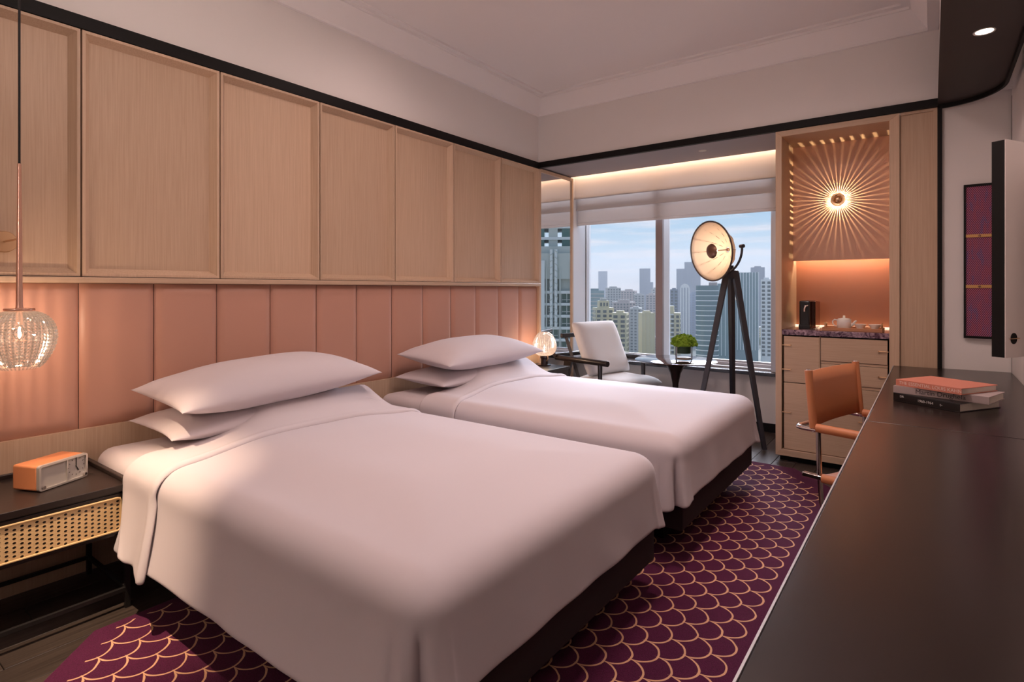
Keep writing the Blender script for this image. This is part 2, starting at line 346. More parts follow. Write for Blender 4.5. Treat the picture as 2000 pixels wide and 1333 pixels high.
def downlight(x, y, z, label, power, size=95, grp='recessed ceiling downlights', r=.04, glow='lens', blend=1.0, rad=.05, col=None, aim=None):
    t = thing('ceiling_downlight', label, 'downlight', (x, y, z), group=grp)
    MB().lathe([(r*.82, .004), (r*.82, -.001), (r, -.003), (r*1.04, .0), (r*1.04, .006), (r*.82, .006)], (x, y, z), 24).build('trim_ring', 'silver', t, smooth=True)
    MB().lathe([(0, -.001), (r*.82, -.001)], (x, y, z), 24).build('lens', glow, t)
    spot('downlight_beam', (x, y, z-.008), aim or (x, y, 0), power, col or SOFT, size, blend, rad, t)
downlight(3.19, 3.31, 2.412, 'small round downlight in the dark soffit over the desk', 14)
downlight(1.456, 4.751, 2.412, 'tiny downlight in the shaded ceiling of the window bay', 6, r=.03, glow='silver')
downlight(3.19, 1.4, 2.412, 'soffit downlight above the near part of the desk', 14)
downlight(3.19, -.6, 2.412, 'soffit downlight behind the camera', 14)
for x, y, lb in ((1.75, 1.3, 'added fill downlight above the foot of the nearer bed'), (.8, 2.35, 'added fill downlight above the gap between the beds'), (1.9, 1.9, 'added fill downlight above the rug')):  # unseen downlights added for more downward light on the beds
    downlight(x, y, 3.044, lb, 30, 165, 'tray ceiling downlights', .05)
downlight(.95, .05, 3.044, 'ceiling downlight aimed at the bedside of the nearer bed', 400, 25, 'tray ceiling downlights', .05, blend=1.0, rad=.012, col=(1, .72, .50), aim=(.62, .80, .35))
downlight(2.25, 2.75, 3.044, 'added fill downlight above the desk chair', 100, 168, 'tray ceiling downlights', .11, rad=.11)  # unseen, added to brighten the minibar front and far wall
for x, y, lb, pw_ in ((1.15, .95, 'added opal fill globe, unseen, over the nearer bed', 72), (1.9, -1.25, 'added opal fill globe, unseen, by the room entrance', 185)):  # unseen globes added to fill the room with soft light
    t = thing('fill_globe', lb, 'added fill lamp', (x, y, 3.045), group='added fill globes out of view')
    zc = -.52 if y > 0 else -1.05
    MB().lathe([(0, 0), (.07, 0), (.07, -.02), (.012, -.03), (.012, zc+.15), (0, zc+.15)], (x, y, 3.045), 20).build('canopy', 'brass', t, smooth=True)
    MB().lathe([(.0, zc+.16)]+[(.16*sin(a*pi/12), zc+.16*cos(a*pi/12)) for a in range(1, 12)]+[(0, zc-.16)], (x, y, 3.045), 28).build('globe', 'opal', t, smooth=True)
    point('fill_globe_light', (x, y, 3.045+zc), pw_, SOFT, .165, t)

# ------------------------------------------------------------------ minibar joinery
X0, X1, XI0, XI1 = 2.086, 2.832, 2.127, 2.776
t = thing('minibar_cabinet', 'tall light-oak minibar cabinet with open niche, doors and drawers', 'cabinet', (2.45, 4.8, 0))
mb = MB()
mb.box(X0, 4.475, .045, XI0, 5.28, 2.396).box(XI1, 4.475, .045, X1, 5.28, 2.396).box(XI0, 4.475, 2.355, XI1, 5.28, 2.396).box(XI0, 4.475, .045, XI1, 5.28, .088).box(XI0, 5.25, .088, XI1, 5.28, 2.355)
mb.build('carcass', 'oak', t)
def frame_piece(a, b, c, d, g, m):   # mitred front edge pieces
    MB().add([(p[0], 4.445, p[1]) for p in (a, b, c, d)]+[(p[0], 4.476, p[1]) for p in (a, b, c, d)], [(0,1,2,3),(7,6,5,4),(0,4,5,1),(1,5,6,2),(2,6,7,3),(3,7,4,0)]).build(g, m, t, bevel=.0015, seg=1)
zb, zt, wi = .045, 2.396, .041
frame_piece((X0, zb), (XI0, zb+.045), (XI0, zt-wi), (X0, zt), 'frame_edge', 'oak')
frame_piece((X1, zb), (X1, zt), (XI1, zt-wi), (XI1, zb+.045), 'frame_edge', 'oak')
frame_piece((X0, zt), (XI0, zt-wi), (XI1, zt-wi), (X1, zt), 'frame_edge', 'oak_h')
frame_piece((X0, zb), (X1, zb), (XI1, zb+.045), (XI0, zb+.045), 'frame_edge', 'oak_h')
MB().box(X0+.02, 4.50, 0, X1-.02, 5.2, .045).build('plinth', 'black', t)
MB().box(XI0, 4.862, 1.470, XI1, 4.90, 2.355).build('star_board', 'starboard', t)
MB().box(XI0, 5.0, .955, XI1, 5.02, 1.7).box(XI0, 4.90, 1.60, XI1, 5.0, 1.62).build('niche_back', 'coral', t)
MB().box(XI0+.005, 4.915, 1.500, XI1-.005, 4.93, 1.508).build('niche_light', emission('niche_led', (1, .78, .54, 1), 40), t)
MB().box(XI0, 4.95, .9605, XI1, 4.999, .966).build('counter_reflection', emission('reflection_glow', (1, .70, .45, 1), 2.2), t)  # glowing strip stands in for the LED's reflection on the counter
marble, n, l, b = new_mat('plum_marble')
tcn = n.new('ShaderNodeTexCoord'); z1 = n.new('ShaderNodeTexNoise'); z1.inputs['Scale'].default_value = 26; z1.inputs['Detail'].default_value = 8; z1.inputs['Distortion'].default_value = 1.5
l.new(tcn.outputs['Object'], z1.inputs['Vector']); rr = n.new('ShaderNodeValToRGB'); rr.color_ramp.elements[0].position = .38; rr.color_ramp.elements[0].color = (.05, .02, .045, 1); rr.color_ramp.elements[1].position = .68; rr.color_ramp.elements[1].color = (.46, .32, .38, 1)
l.new(z1.outputs['Fac'], rr.inputs[0]); l.new(rr.outputs[0], b.inputs['Base Color']); b.inputs['Roughness'].default_value = .12
MB().box(XI0, 4.452, .92, XI1, 5.0, .958).build('counter', marble, t, bevel=.002)
MB().box(XI0, 4.50, .088, XI1, 4.52, .92).build('inner_back', 'black', t)
def front(nm, x0, z0, x1, z1, hs):
    d = MB().box(x0, 4.462, z0, x1, 4.48, z1).build(nm, 'oak_h', t, bevel=.002)
    for hx, hzz, s in hs:
        MB().cyl((hx, 4.452, hzz), (hx+s*.055, 4.452, hzz), .0028, n=8).cyl((hx+s*.055, 4.448, hzz), (hx+s*.055, 4.462, hzz), .005, n=10).cyl((hx+s*.004, 4.448, hzz), (hx+s*.004, 4.462, hzz), .004, n=8).build('handle', 'brass', d, smooth=True)
front('door', 2.138, .578, 2.366, .910, [(2.128, .845, 1), (2.128, .67, 1)])
front('door', 2.138, .094, 2.366, .573, [(2.128, .36, 1)])
front('drawer', 2.376, .748, 2.766, .910, [(2.772, .835, -1)])
front('drawer', 2.376, .590, 2.766, .726, [(2.772, .665, -1)])
front('door', 2.376, .094, 2.766, .568, [(2.60, .35, 1)])
for z_ in (.729, .571): MB().box(2.376, 4.470, z_, 2.766, 4.50, z_+.016).build('pull_groove', 'oak_h', t)
MB().box(2.366, 4.468, .09, 2.372, 4.50, .915).build('divider', 'oak', t)
# side panel by the desk
struct(MB().box(2.834, 4.468, 0, 3.028, 4.62, 2.397).box(3.008, 4.455, 0, 3.028, 4.468, 2.397).box(2.834, 4.455, 2.38, 3.008, 4.468, 2.397).build('wall_oak_panel', 'oak'))
struct(MB().box(2.834, 4.62, 0, 3.6, 5.3, 2.45).build('wall_infill', 'white'))

# starburst wall lamp: light escapes between the fins of the ring
sx_, sz_, sy_ = 2.437, 1.918, 4.8615
t = thing('starburst_lamp', 'small round brass wall lamp throwing a starburst of light rays', 'wall lamp', (sx_, sy_, sz_))
FR = Matrix.Rotation(R(90), 4, 'X')     # local z -> world -y
mb = MB()
for i in range(44):
    a0 = 2*pi*(i-.41)/44; a1 = 2*pi*(i+.41)/44
    vs = []
    for yy in (sy_, sy_-.034):
        for r_, a in ((.030, a0), (.044, a0), (.044, a1), (.030, a1)): vs.append((sx_+r_*cos(a), yy, sz_+r_*sin(a)))
    mb.add(vs, [(0,1,2,3),(7,6,5,4),(0,4,5,1),(1,5,6,2),(2,6,7,3),(3,7,4,0)])
mb.build('slotted_ring', 'brass', t)
MB().lathe([(0, .034), (.046, .034), (.048, .038), (.045, .042), (.031, .042), (.028, .040), (.026, .045), (.018, .052), (0, .055)], (sx_, sy_, sz_), 32, FR).build('cap', 'brass', t, smooth=50)
point('star_light', (sx_, sy_-.022, sz_), 24, (1, .74, .44), .001, t)

# counter things
t = thing('coffee_machine', 'slim black capsule coffee machine at the end of the marble counter', 'coffee machine', (2.26, 4.66, .958))
MB().box(2.215, 4.60, .958, 2.287, 4.86, 1.165).build('body', 'machine', t, bevel=.010, seg=3)
MB().box(2.287, 4.63, .962, 2.318, 4.84, 1.160).build('water_tank', clear_glass('smoked_tank', (.55, .40, .34, 1), f=.3), t, bevel=.006)
MB().tube([(2.272, 4.598, 1.130), (2.258, 4.588, 1.125), (2.252, 4.585, 1.105), (2.252, 4.585, 1.085)], .006).build('spout', 'chrome', t, smooth=True)
MB().box(2.213, 4.585, .958, 2.289, 4.61, .99).build('drip_tray', 'machine', t, bevel=.004)
t = thing('serving_tray', 'tan leather serving tray with brass handles on the marble counter', 'tray', (2.55, 4.62, .958))
MB().box(2.375, 4.51, .958, 2.735, 4.74, .968).box(2.375, 4.51, .968, 2.735, 4.516, .980).box(2.375, 4.734, .968, 2.735, 4.74, .980).box(2.375, 4.516, .968, 2.381, 4.734, .980).box(2.729, 4.516, .968, 2.735, 4.734, .980).build('tray_base', 'tray', t, bevel=.002)
for hx in (2.385, 2.725):
    MB().cyl((hx, 4.59, .975), (hx, 4.59, 1.005), .0045, n=10).cyl((hx, 4.66, .975), (hx, 4.66, 1.005), .0045, n=10).cyl((hx, 4.575, 1.007), (hx, 4.675, 1.007), .006, n=10).build('handle', 'brass', t, smooth=True)
px, py, pz = 2.50, 4.62, .9682
t = thing('teapot', 'white porcelain teapot with straight sides on the leather tray', 'teapot', (px, py, pz))
MB().lathe([(0, 0), (.036, 0), (.043, .008), (.045, .05), (.044, .066), (.040, .069), (0, .069)], (px, py, pz), 28).build('body', 'porcelain', t, smooth=50)
MB().lathe([(0, .0695), (.039, .0695), (.036, .074), (.010, .078), (.006, .082), (.009, .088), (.006, .093), (0, .094)], (px, py, pz), 24).build('lid', 'porcelain', t, smooth=50)
MB().tube([(px+.040, py, pz+.024), (px+.055, py, pz+.034), (px+.066, py, pz+.052), (px+.076, py, pz+.060)], [.011, .009, .007, .005]).build('spout', 'porcelain', t, smooth=True)
MB().tube([(px-.042, py, pz+.060), (px-.060, py, pz+.064), (px-.071, py, pz+.052), (px-.070, py, pz+.034), (px-.058, py, pz+.020), (px-.044, py, pz+.017)], .0045).build('handle', 'porcelain', t, smooth=True)
for cx, lb in ((2.598, 'white porcelain teacup beside the teapot'), (2.684, 'white porcelain teacup at the far end of the tray')):
    tag(MB().lathe([(0, 0), (.018, 0), (.019, .004), (.031, .020), (.038, .036), (.0365, .037), (.029, .022), (.016, .007), (0, .006)], (cx, 4.62, .9682), 24).build('teacup', 'porcelain', smooth=50), lb, 'cup', 'teacups on the tray')

# ------------------------------------------------------------------ beds
bed = thing('bed', 'twin bed with dark upholstered base, nearer to the camera', 'bed', (1.05, 1.56, 0), group='twin beds')
MB().box(.03, .985, .12, 2.07, 2.25, .335).build('bed_base', 'bedbase', bed, bevel=.008)
MB().box(.12, 1.1, .013, 1.93, 2.13, .12).build('plinth', 'black', bed)
MB().box(.035, .89, .335, 2.06, 2.235, .552).build('mattress', 'sheet', bed, bevel=.065, seg=5)

xh, xf_, yl, yr, RC, ZT = .46, 2.10, .875, 2.25, .10, .578
def puff(x, y):
    d = min(xf_-RC-x, y-yl-RC, yr-RC-y); d = max(0, min(1, d/.38))
    return .030*(d*d*(3-2*d))+.004*noise.noise((x*3.1, y*3.7, .3))*d+.0025*noise.noise((x*9, y*2.5, 1.7))*d
def make_duvet():
    nx, ny, nc = 46, 34, 28
    path = []
    for i in range(nx+1): path.append((xh+(xf_-RC-xh)*i/nx, yl+RC, 0, -1, 'l', 0))
    for i in range(1, nc): a = pi/2*i/nc; path.append((xf_-RC, yl+RC, sin(a), -cos(a), 'c', i/nc))
    for i in range(ny+1): path.append((xf_-RC, yl+RC+(yr-yl-2*RC)*i/ny, 1, 0, 'f', 0))
    for i in range(1, nc): a = pi/2*i/nc; path.append((xf_-RC, yr-RC, cos(a), sin(a), 'c', 1-i/nc))
    for i in range(nx+1): path.append((xf_-RC-(xf_-RC-xh)*i/nx, yr-RC, 0, 1, 'r', 0))
    rows = []
    s = 0; prev = None
    for (bx, by, nxx, nyy, kd, c) in path:
        q = (bx+nxx*RC, by+nyy*RC)
        if prev: s += math.dist(prev, q)
        prev = q; rw = []
        for k in range(7):
            a = pi/2*k/6; sq = 1+(.08*sin(pi*c)**2*sin(a)**2 if kd == 'c' else 0); rw.append((bx+nxx*RC*sq*sin(a), by+nyy*RC*sq*sin(a), ZT-.085*(1-cos(a))))
        hm = {'l': .240, 'f': .292, 'r': .25}
        hem = hm[kd] if kd != 'c' else hm['f']*c+(hm['l'] if nyy < 0 else hm['r'])*(1-c)
        if kd == 'l': hem = .240+.03*max(0, (bx-1.6)/.4)**2
        hem += .003*noise.noise((s*1.3, 2.0, 0))
        for k in range(1, 15):
            tt = k/14
            fl = {'l': .05, 'f': .018, 'r': .015, 'c': .03}[kd]
            o = RC+fl*tt**1.6+(.005*tt*noise.noise((s*4.5, tt*.8, 3))+.002*tt*sin(s*23+2*noise.noise((s*2, tt, 0))))
            if kd == 'c': o += RC*.08*sin(pi*c)**2+tt**.6*(.014*math.exp(-((c-.66)/.13)**2)-.050*math.exp(-((c-.47)/.055)**2)+.012*math.exp(-((c-.25)/.12)**2))*min(1, tt*4)
            z = ZT-.085-(ZT-.085-hem)*tt
            rw.append((bx+nxx*o, by+nyy*o, z))
        rows.append(rw)
    mb = MB().grid(rows)
    top = [[(xh+(xf_-RC-xh)*i/nx, yl+RC+(yr-yl-2*RC)*j/ny, ZT+puff(xh+(xf_-RC-xh)*i/nx, yl+RC+(yr-yl-2*RC)*j/ny)) for j in range(ny+1)] for i in range(nx+1)]
    return mb.grid(top)
duv = thing('duvet', 'smooth white duvet draped over the nearer bed', 'duvet', (1.28, 1.56, .55), group='duvets on the twin beds')
make_duvet().build('duvet_cover', 'linen', duv, smooth=80, merge=True, solid=.012, sub=1)
def make_flap():
    sec = []     # (y, z, side) down the right side, over the top, down the left side
    for k in range(8): tt = 1-k/7; sec.append((yr+.012, .30+(ZT-.085-.30)*(1-tt), 0))
    for k in range(1, 7): a = pi/2*(1-k/6); sec.append((yr-RC+(RC+.012)*sin(a), ZT-.085*(1-cos(a))+.012, 0))
    for k in range(1, 30): sec.append((yr-RC-(yr-yl-2*RC)*k/30, None, 0))
    for k in range(7): a = pi/2*k/6; sec.append((yl+RC-(RC+.016)*sin(a), ZT-.085*(1-cos(a))+.014, 0))
    for k in range(1, 15): tt = k/14; sec.append((yl-.016-.055*tt**1.4, ZT-.085-(ZT-.085-.245)*tt, tt))
    rows = []
    for i, (y, z, tt) in enumerate(sec):
        v = max(0, min(1, (y-yl)/(yr-yl)))
        xb = .715+.035*(1-v)**3+.05*tt-.05*sin(pi*v)
        sm = lambda q: (lambda p: p*p*(3-2*p))(max(0, min(1, q)))
        ww = sm((v-.20)/.25)*sm((.97-v)/.10) if z is None else 0
        xa = .455+.135*tt**1.2-.055*ww
        rw = []
        for j in range(15):
            u = j/14; x = xa+(xb-xa)*u
            zz = (ZT+puff(max(x, xh), y)+.012) if z is None else z
            if ww: zz = max(zz, min(.712, zz+.14*ww*sm((.66-x)/.33)))
            b = .010*math.exp(-((u-.93)/.06)**2); ry = 0
            ed = max(0, (u-.95)/.05)*.014
            if tt: ry = ed-b-.010*tt*sin(u*7+tt*2); zz -= tt**3*(.030*max(0, u-.55)/.45-.012*(u < .1))
            else: zz += b*(1 if z is None else .5)-ed
            rw.append((x, y+ry, zz))
        rows.append(rw)
    return MB().grid(rows)
make_flap().build('folded_sheet', 'sheet', duv, smooth=80, solid=.012, sub=1)
def pillow_mesh(L, Wd, T, seed):
    nu, nv = 44, 26; rows_t = []; rows_b = []
    for i in range(nv+1):
        a = []; b = []
        for j in range(nu+1):
            u = sin(pi/2*(-1+2*j/nu)); v = sin(pi/2*(-1+2*i/nv))
            x = Wd/2*v*(1-.085*(1-u*u)); y = L/2*u*(1-.05*(1-v*v))
            h = ((1-abs(u)**2.9)**.60)*((1-abs(v)**2.7)**.58)
            w = noise.noise((x*7+seed, y*5, 0))*.007*(.3+abs(u)**3+abs(v)**3)+noise.noise((x*16, y*16+seed, 2))*.003*(abs(u)**4+abs(v)**4)
            e = min(1, (1-max(abs(u), abs(v)))*8)
            a.append((x, y, T*.56*h+w*e)); b.append((x, y, -T*.44*h*(1 if h < .5 else 1)+w*e*.5))
        rows_t.append(a); rows_b.append(b)
    return MB().grid(rows_t).grid(rows_b)
pw1 = tag(pillow_mesh(1.045, .50, .205, 3).build('pillow', 'linen', merge=True, smooth=120), 'plump white pillow lying on top at the head of the nearer bed', 'pillow', 'pillows on the twin beds')
pw1.location = (.32, 1.547, .790); pw1.rotation_euler = (R(2.3), R(5), R(1))
pw2 = tag(pillow_mesh(1.07, .47, .15, 11).build('pillow', 'linen', merge=True, smooth=120), 'lower white pillow under the plump one on the nearer bed', 'pillow', 'pillows on the twin beds')
pw2.location = (.30, 1.55, .640); pw2.rotation_euler = (0, R(2), R(-1))
DY = 1.59
b2 = copy_tree(bed); b2.location.y += DY; b2['label'] = 'twin bed with dark upholstered base, beside the window bay'
d2 = copy_tree(duv); d2.location.y += DY; d2['label'] = 'smooth white duvet draped over the bed beside the window'
p3 = copy_tree(pw1); p3.location = (.33, 3.135, .787); p3.rotation_euler = (R(.5), R(5), R(-1)); p3['label'] = 'plump white pillow lying on top at the head of the window-side bed'
p4 = copy_tree(pw2); p4.location.y += DY; p4['label'] = 'lower white pillow under the plump one on the window-side bed'

# ------------------------------------------------------------------ rug
rug, n, l, b = new_mat('plum_scale_rug')
def mth(op, a, c=None, d=None):
    q = n.new('ShaderNodeMath'); q.operation = op
    for i, v in enumerate((a, c, d)):
        if v is None: continue
        if isinstance(v, (int, float)): q.inputs[i].default_value = v
        else: l.new(v, q.inputs[i])
    return q.outputs[0]
tcn = n.new('ShaderNodeTexCoord'); sp = n.new('ShaderNodeSeparateXYZ'); l.new(tcn.outputs['Object'], sp.inputs[0])
wob = n.new('ShaderNodeTexNoise'); wob.inputs['Scale'].default_value = 14; l.new(tcn.outputs['Object'], wob.inputs['Vector'])
wv = mth('MULTIPLY', mth('SUBTRACT', wob.outputs['Fac'], .5), .010)
rx = mth('ADD', sp.outputs[0], wv); ry = mth('ADD', sp.outputs[1], wv)
wS, pS = .125, .0685
lines = []
for par in (0, 1):
    fy = mth('FRACT', mth('ADD', mth('DIVIDE', ry, wS), 100.0+.5*par))
    qv = mth('MULTIPLY', mth('SUBTRACT', fy, .5), 2.0)
    rt = mth('SQRT', mth('MAXIMUM', mth('SUBTRACT', 1.0, mth('MULTIPLY', qv, qv)), .0))
    ux = mth('SUBTRACT', mth('SUBTRACT', rx, par*pS), mth('MULTIPLY', rt, pS))
    ff = mth('FRACT', mth('ADD', mth('DIVIDE', ux, 2*pS), 100.5))
    dd = mth('MULTIPLY', mth('ABSOLUTE', mth('SUBTRACT', ff, .5)), 2*pS)
    colx = mth('ADD', mth('SUBTRACT', rx, ux), mth('MULTIPLY', mth('ROUND', mth('DIVIDE', ux, 2*pS)), 2*pS))
    colx = mth('SUBTRACT', colx, mth('MULTIPLY', rt, pS))
    lines.append(mth('ADD', mth('MULTIPLY', dd, mth('MAXIMUM', rt, .28)), mth('GREATER_THAN', colx, 2.41)))
dist = mth('MINIMUM', lines[0], lines[1])
ln_ = mth('LESS_THAN', dist, .0036)
# plain border: right edge, far end, cut corners
e1 = mth('SUBTRACT', 2.50, sp.outputs[0]); e2 = mth('SUBTRACT', 4.235, sp.outputs[1]); e3 = mth('SUBTRACT', 6.345, mth('ADD', sp.outputs[0], sp.outputs[1]))
e4 = mth('SUBTRACT', sp.outputs[0], .60); e5 = mth('SUBTRACT', mth('ADD', sp.outputs[0], sp.outputs[1]), 1.40)
inn = mth('GREATER_THAN', mth('MINIMUM', mth('MINIMUM', mth('MINIMUM', e1, e2), e3), mth('MINIMUM', e4, e5)), 0)
fac = mth('MULTIPLY', ln_, inn)
zz = n.new('ShaderNodeTexNoise'); zz.inputs['Scale'].default_value = 420; zz.inputs['Detail'].default_value = 2; l.new(tcn.outputs['Object'], zz.inputs['Vector'])
rr = n.new('ShaderNodeValToRGB'); l.new(zz.outputs['Fac'], rr.inputs[0])
rr.color_ramp.elements[0].position = .35; rr.color_ramp.elements[0].color = (.056, .0065, .027, 1); rr.color_ramp.elements[1].position = .65; rr.color_ramp.elements[1].color = (.110, .015, .060, 1)
mixc = n.new('ShaderNodeMixRGB'); l.new(fac, mixc.inputs[0]); l.new(rr.outputs[0], mixc.inputs[1]); mixc.inputs[2].default_value = (.74, .42, .25, 1)
l.new(mixc.outputs[0], b.inputs['Base Color']); b.inputs['Roughness'].default_value = .95; b.inputs['Sheen Weight'].default_value = .08; b.inputs['Specular IOR Level'].default_value = .1
bu = n.new('ShaderNodeBump'); bu.inputs['Strength'].default_value = .7; bu.inputs['Distance'].default_value = .002; l.new(zz.outputs['Fac'], bu.inputs['Height']); l.new(bu.outputs[0], b.inputs['Normal'])
rp_ = [(.565, .735), (.765, .53), (2.27, .53), (2.56, .80), (2.56, 3.94), (2.24, 4.285), (.80, 4.285), (.565, 4.05)]
tag(MB().prism(rp_, .0008, .0125).build('rug', rug, bevel=.004), 'plum wool rug with gold fish-scale outlines under both beds', 'rug')

# ------------------------------------------------------------------ nightstand with cane drawer
NX, NY0, NY1 = .469, -.10, .885
t = thing('nightstand', 'black nightstand with woven cane drawer front beside the nearer bed', 'nightstand', (.24, .4, 0))
MB().box(.022, NY0, .462, NX, NY1, .487).build('top', 'blackwood', t, bevel=.002)
MB().box(.022, NY1-.018, .487, NX, NY1, .505).box(.006, NY0, .462, .022, NY1, .505).box(.022, NY0, .487, NX, NY0+.018, .505).build('rim', 'blackwood', t, bevel=.003)
MB().box(.03, NY0+.012, .292, NX-.012, NY1-.012, .462).build('drawer_box', 'blackwood', t)
dr = MB().box(NX-.016, NY0+.012, .300, NX-.006, NY1-.024, .455).build('drawer', 'blackwood', t, bevel=.002)
MB().box(NX-.014, NY1-.018, .0, NX, NY1, .462).build('leg', 'steel', t)
MB().box(NX-.014, NY0, 0, NX, NY0+.018, .462).build('leg', 'steel', t)
MB().box(.03, NY1-.018, 0, .044, NY1, .292).build('leg', 'steel', t)
MB().box(.03, NY0, 0, .044, NY0+.018, .292).build('leg', 'steel', t)
for q in ((NX-.014, NY0+.018, .068, NX, NY1-.018, .082), (.03, NY0+.018, .068, .044, NY1-.018, .082), (.044, NY1-.016, .068, NX-.014, NY1-.002, .082), (.044, NY0+.002, .068, NX-.014, NY0+.016, .082)): MB().box(*q).build('stretcher', 'steel', t)
# cane webbing: a sheet with staggered eight-sided holes
cz0, cz1, cy0, cy1 = .313, .440, NY0+.03, NY1-.032
cane = mat('cane', (.78, .54, .27, 1), .5, bump=.5, bscale=900)
mb = MB(); pw_, ph_ = .0205, .0152; ncol = int((cy1-cy0)/pw_)
for i in range(ncol):
    off = (i % 2)*.5
    nr = int((cz1-cz0)/ph_)
    for j in range(-1, nr+1):
        cyy = cy0+(i+.5)*pw_; czz = cz0+(j+.5+off)*ph_
        if czz-ph_/2 < cz0-1e-6 or czz+ph_/2 > cz1+1e-6:
            a0 = max(czz-ph_/2, cz0); a1 = min(czz+ph_/2, cz1)
            if a1-a0 > 1e-4: mb.add([(NX-.0035, cyy-pw_/2, a0), (NX-.0035, cyy+pw_/2, a0), (NX-.0035, cyy+pw_/2, a1), (NX-.0035, cyy-pw_/2, a1)], [(0, 1, 2, 3)])
            continue
        op = [(1, 0), (1, 1), (0, 1), (-1, 1), (-1, 0), (-1, -1), (0, -1), (1, -1)]
        o8 = [(NX-.0035, cyy+a*pw_/2, czz+c*ph_/2) for a, c in op]
        i8 = [(NX-.0030, cyy+(.0054)*cos(k*pi/4), czz+.0047*sin(k*pi/4)) for k in range(8)]
        mb.add(o8+i8, [(k, (k+1) % 8, 8+(k+1) % 8, 8+k) for k in range(8)])
tag(mb.build('cane_webbing', cane, dr, solid=.0012), kind='stuff')
def rrect(y0, z0, y1, z1, r, n=6):
    o = []
    for cy_, cz_, a0 in ((y1-r, z1-r, 0), (y0+r, z1-r, 90), (y0+r, z0+r, 180), (y1-r, z0+r, 270)):
        for k in range(n+1): a = R(a0+90*k/n); o.append((cy_+r*cos(a), cz_+r*sin(a)))
    return o
MB().tube([(NX-.002, y, z) for y, z in rrect(cy0, cz0, cy1, cz1, .016)], .0035, 6, True).build('cane_border', cane, dr, smooth=True)

# clock radio
t = thing('clock_radio', 'orange leather clock radio with silver front on the nightstand', 'clock radio', (.323, .634, .487), R(0))
t.rotation_euler = (0, 0, math.atan2(.172, -.079))       # local x along the front
Lr, Dr, Hr = .192, .125, .098
MB().box(0, .008, .004, Lr, Dr, Hr).build('body', 'saddle', t, bevel=.008, seg=3, local=True)
fb = MB()
o_ = rrect(0, .003, Lr, Hr+.001, .010); i_ = rrect(.007, .010, Lr-.007, Hr-.006, .006)
nn = len(o_)
fb.add([(p, .010, q) for p, q in o_]+[(p, -.004, q) for p, q in o_]+[(p, -.004, q) for p, q in i_]+[(p, .004, q) for p, q in i_],
       [(r*nn+k, r*nn+(k+1) % nn, r*nn+nn+(k+1) % nn, r*nn+nn+k) for r in range(3) for k in range(nn)])
fb.build('front_frame', 'silver', t, smooth=30, local=True)
MB().box(.006, .002, .009, .107, .008, Hr-.006).build('speaker_grille', 'grille', t, local=True)
MB().box(.107, -.003, .006, .1105, .008, Hr-.004).build('divider', 'silver', t, local=True)
dl = MB().box(.1105, .003, .009, Lr-.006, .008, Hr-.006).build('dial', 'dial', t, local=True)
cxr, czr = .148, .056
MB().box(cxr-.0012, .0005, czr-.004, cxr+.0012, .002, czr+.036).build('minute_hand', 'machine', dl)
MB().box(cxr-.0015, .0008, czr-.020, cxr+.0015, .0022, czr+.004).xf(Matrix.Translation((cxr, 0, czr)) @ Matrix.Rotation(R(-28), 4, 'Y') @ Matrix.Translation((-cxr, 0, -czr))).build('hour_hand', 'machine', dl)
for q in range(12):
    a = q*pi/6; MB().box(-.0006, .001, .030, .0006, .003, .034).xf(Matrix.Translation((cxr, 0, czr)) @ Matrix.Rotation(a, 4, 'Y')).build('hour_mark', 'machine', dl)
for kx in (.016, .180): MB().cyl((kx, -.010, .016), (kx, .004, .016), .0055, n=14).build('knob', 'chrome', t, smooth=True, local=True)

# ------------------------------------------------------------------ cut-glass lamps
def cut_globe(prof, n):   # facetted glass: a raised point on every pane
    mb = MB(); pts = [[(r*cos(2*pi*k/n), r*sin(2*pi*k/n), z) for k in range(n)] for r, z in prof]
    for i in range(len(prof)-1):
        for k in range(n):
            q = [Vector(pts[i][k]), Vector(pts[i][(k+1) % n]), Vector(pts[i+1][(k+1) % n]), Vector(pts[i+1][k])]
            c = sum(q, Vector())/4; nrm = (q[2]-q[0]).cross(q[3]-q[1]).normalized()
            if nrm.dot(Vector((c.x, c.y, 0))) < 0: nrm = -nrm
            s = (q[1]-q[0]).length; mb.add(q+[c+nrm*s*.22], [(0, 1, 4), (1, 2, 4), (2, 3, 4), (3, 0, 4)])
    return mb
def refine(p):   # twice as many rows of panes
    o = []
    for a, b in zip(p, p[1:]): o += [a, ((a[0]+b[0])/2+.0008, (a[1]+b[1])/2)]
    return o+[p[-1]]
PX, PY = .23, .599
pt = thing('pendant_lamp', 'cut-glass globe pendant on a copper rod above the nightstand', 'pendant lamp', (PX, PY, 3.045))
MB().cyl((PX, PY, 1.70), (PX, PY, 3.045), .004, n=8).build('cable', 'machine', pt)
MB().lathe([(0, 3.045), (.05, 3.045), (.05, 3.02), (0, 3.02)], (PX, PY, 0), 24).build('ceiling_rose', 'copper', pt)
MB().lathe([(0, 1.725), (.0055, 1.725), (.0060, 1.715), (.0105, 1.19), (.012, 1.178), (.045, 1.177), (.047, 1.172), (.045, 1.167), (0, 1.167)], (PX, PY, 0), 20).build('rod', 'copper', pt, smooth=50)
pp = [(.040, 1.166), (.062, 1.161), (.082, 1.149), (.098, 1.131), (.108, 1.108), (.113, 1.083), (.113, 1.058), (.108, 1.033), (.099, 1.008), (.087, .984), (.073, .962), (.058, .948)]
g = cut_globe(refine(pp), 60).xf(Matrix.Translation((0, 0, -1.06))).build('glass_globe', 'pendantglass', pt, local=True); g.location = (0, 0, 1.06-3.045)
MB().lathe([(0, 1.166), (.011, 1.166), (.011, 1.115), (0, 1.115)], (PX, PY, 0), 16).build('socket', 'copper', pt)
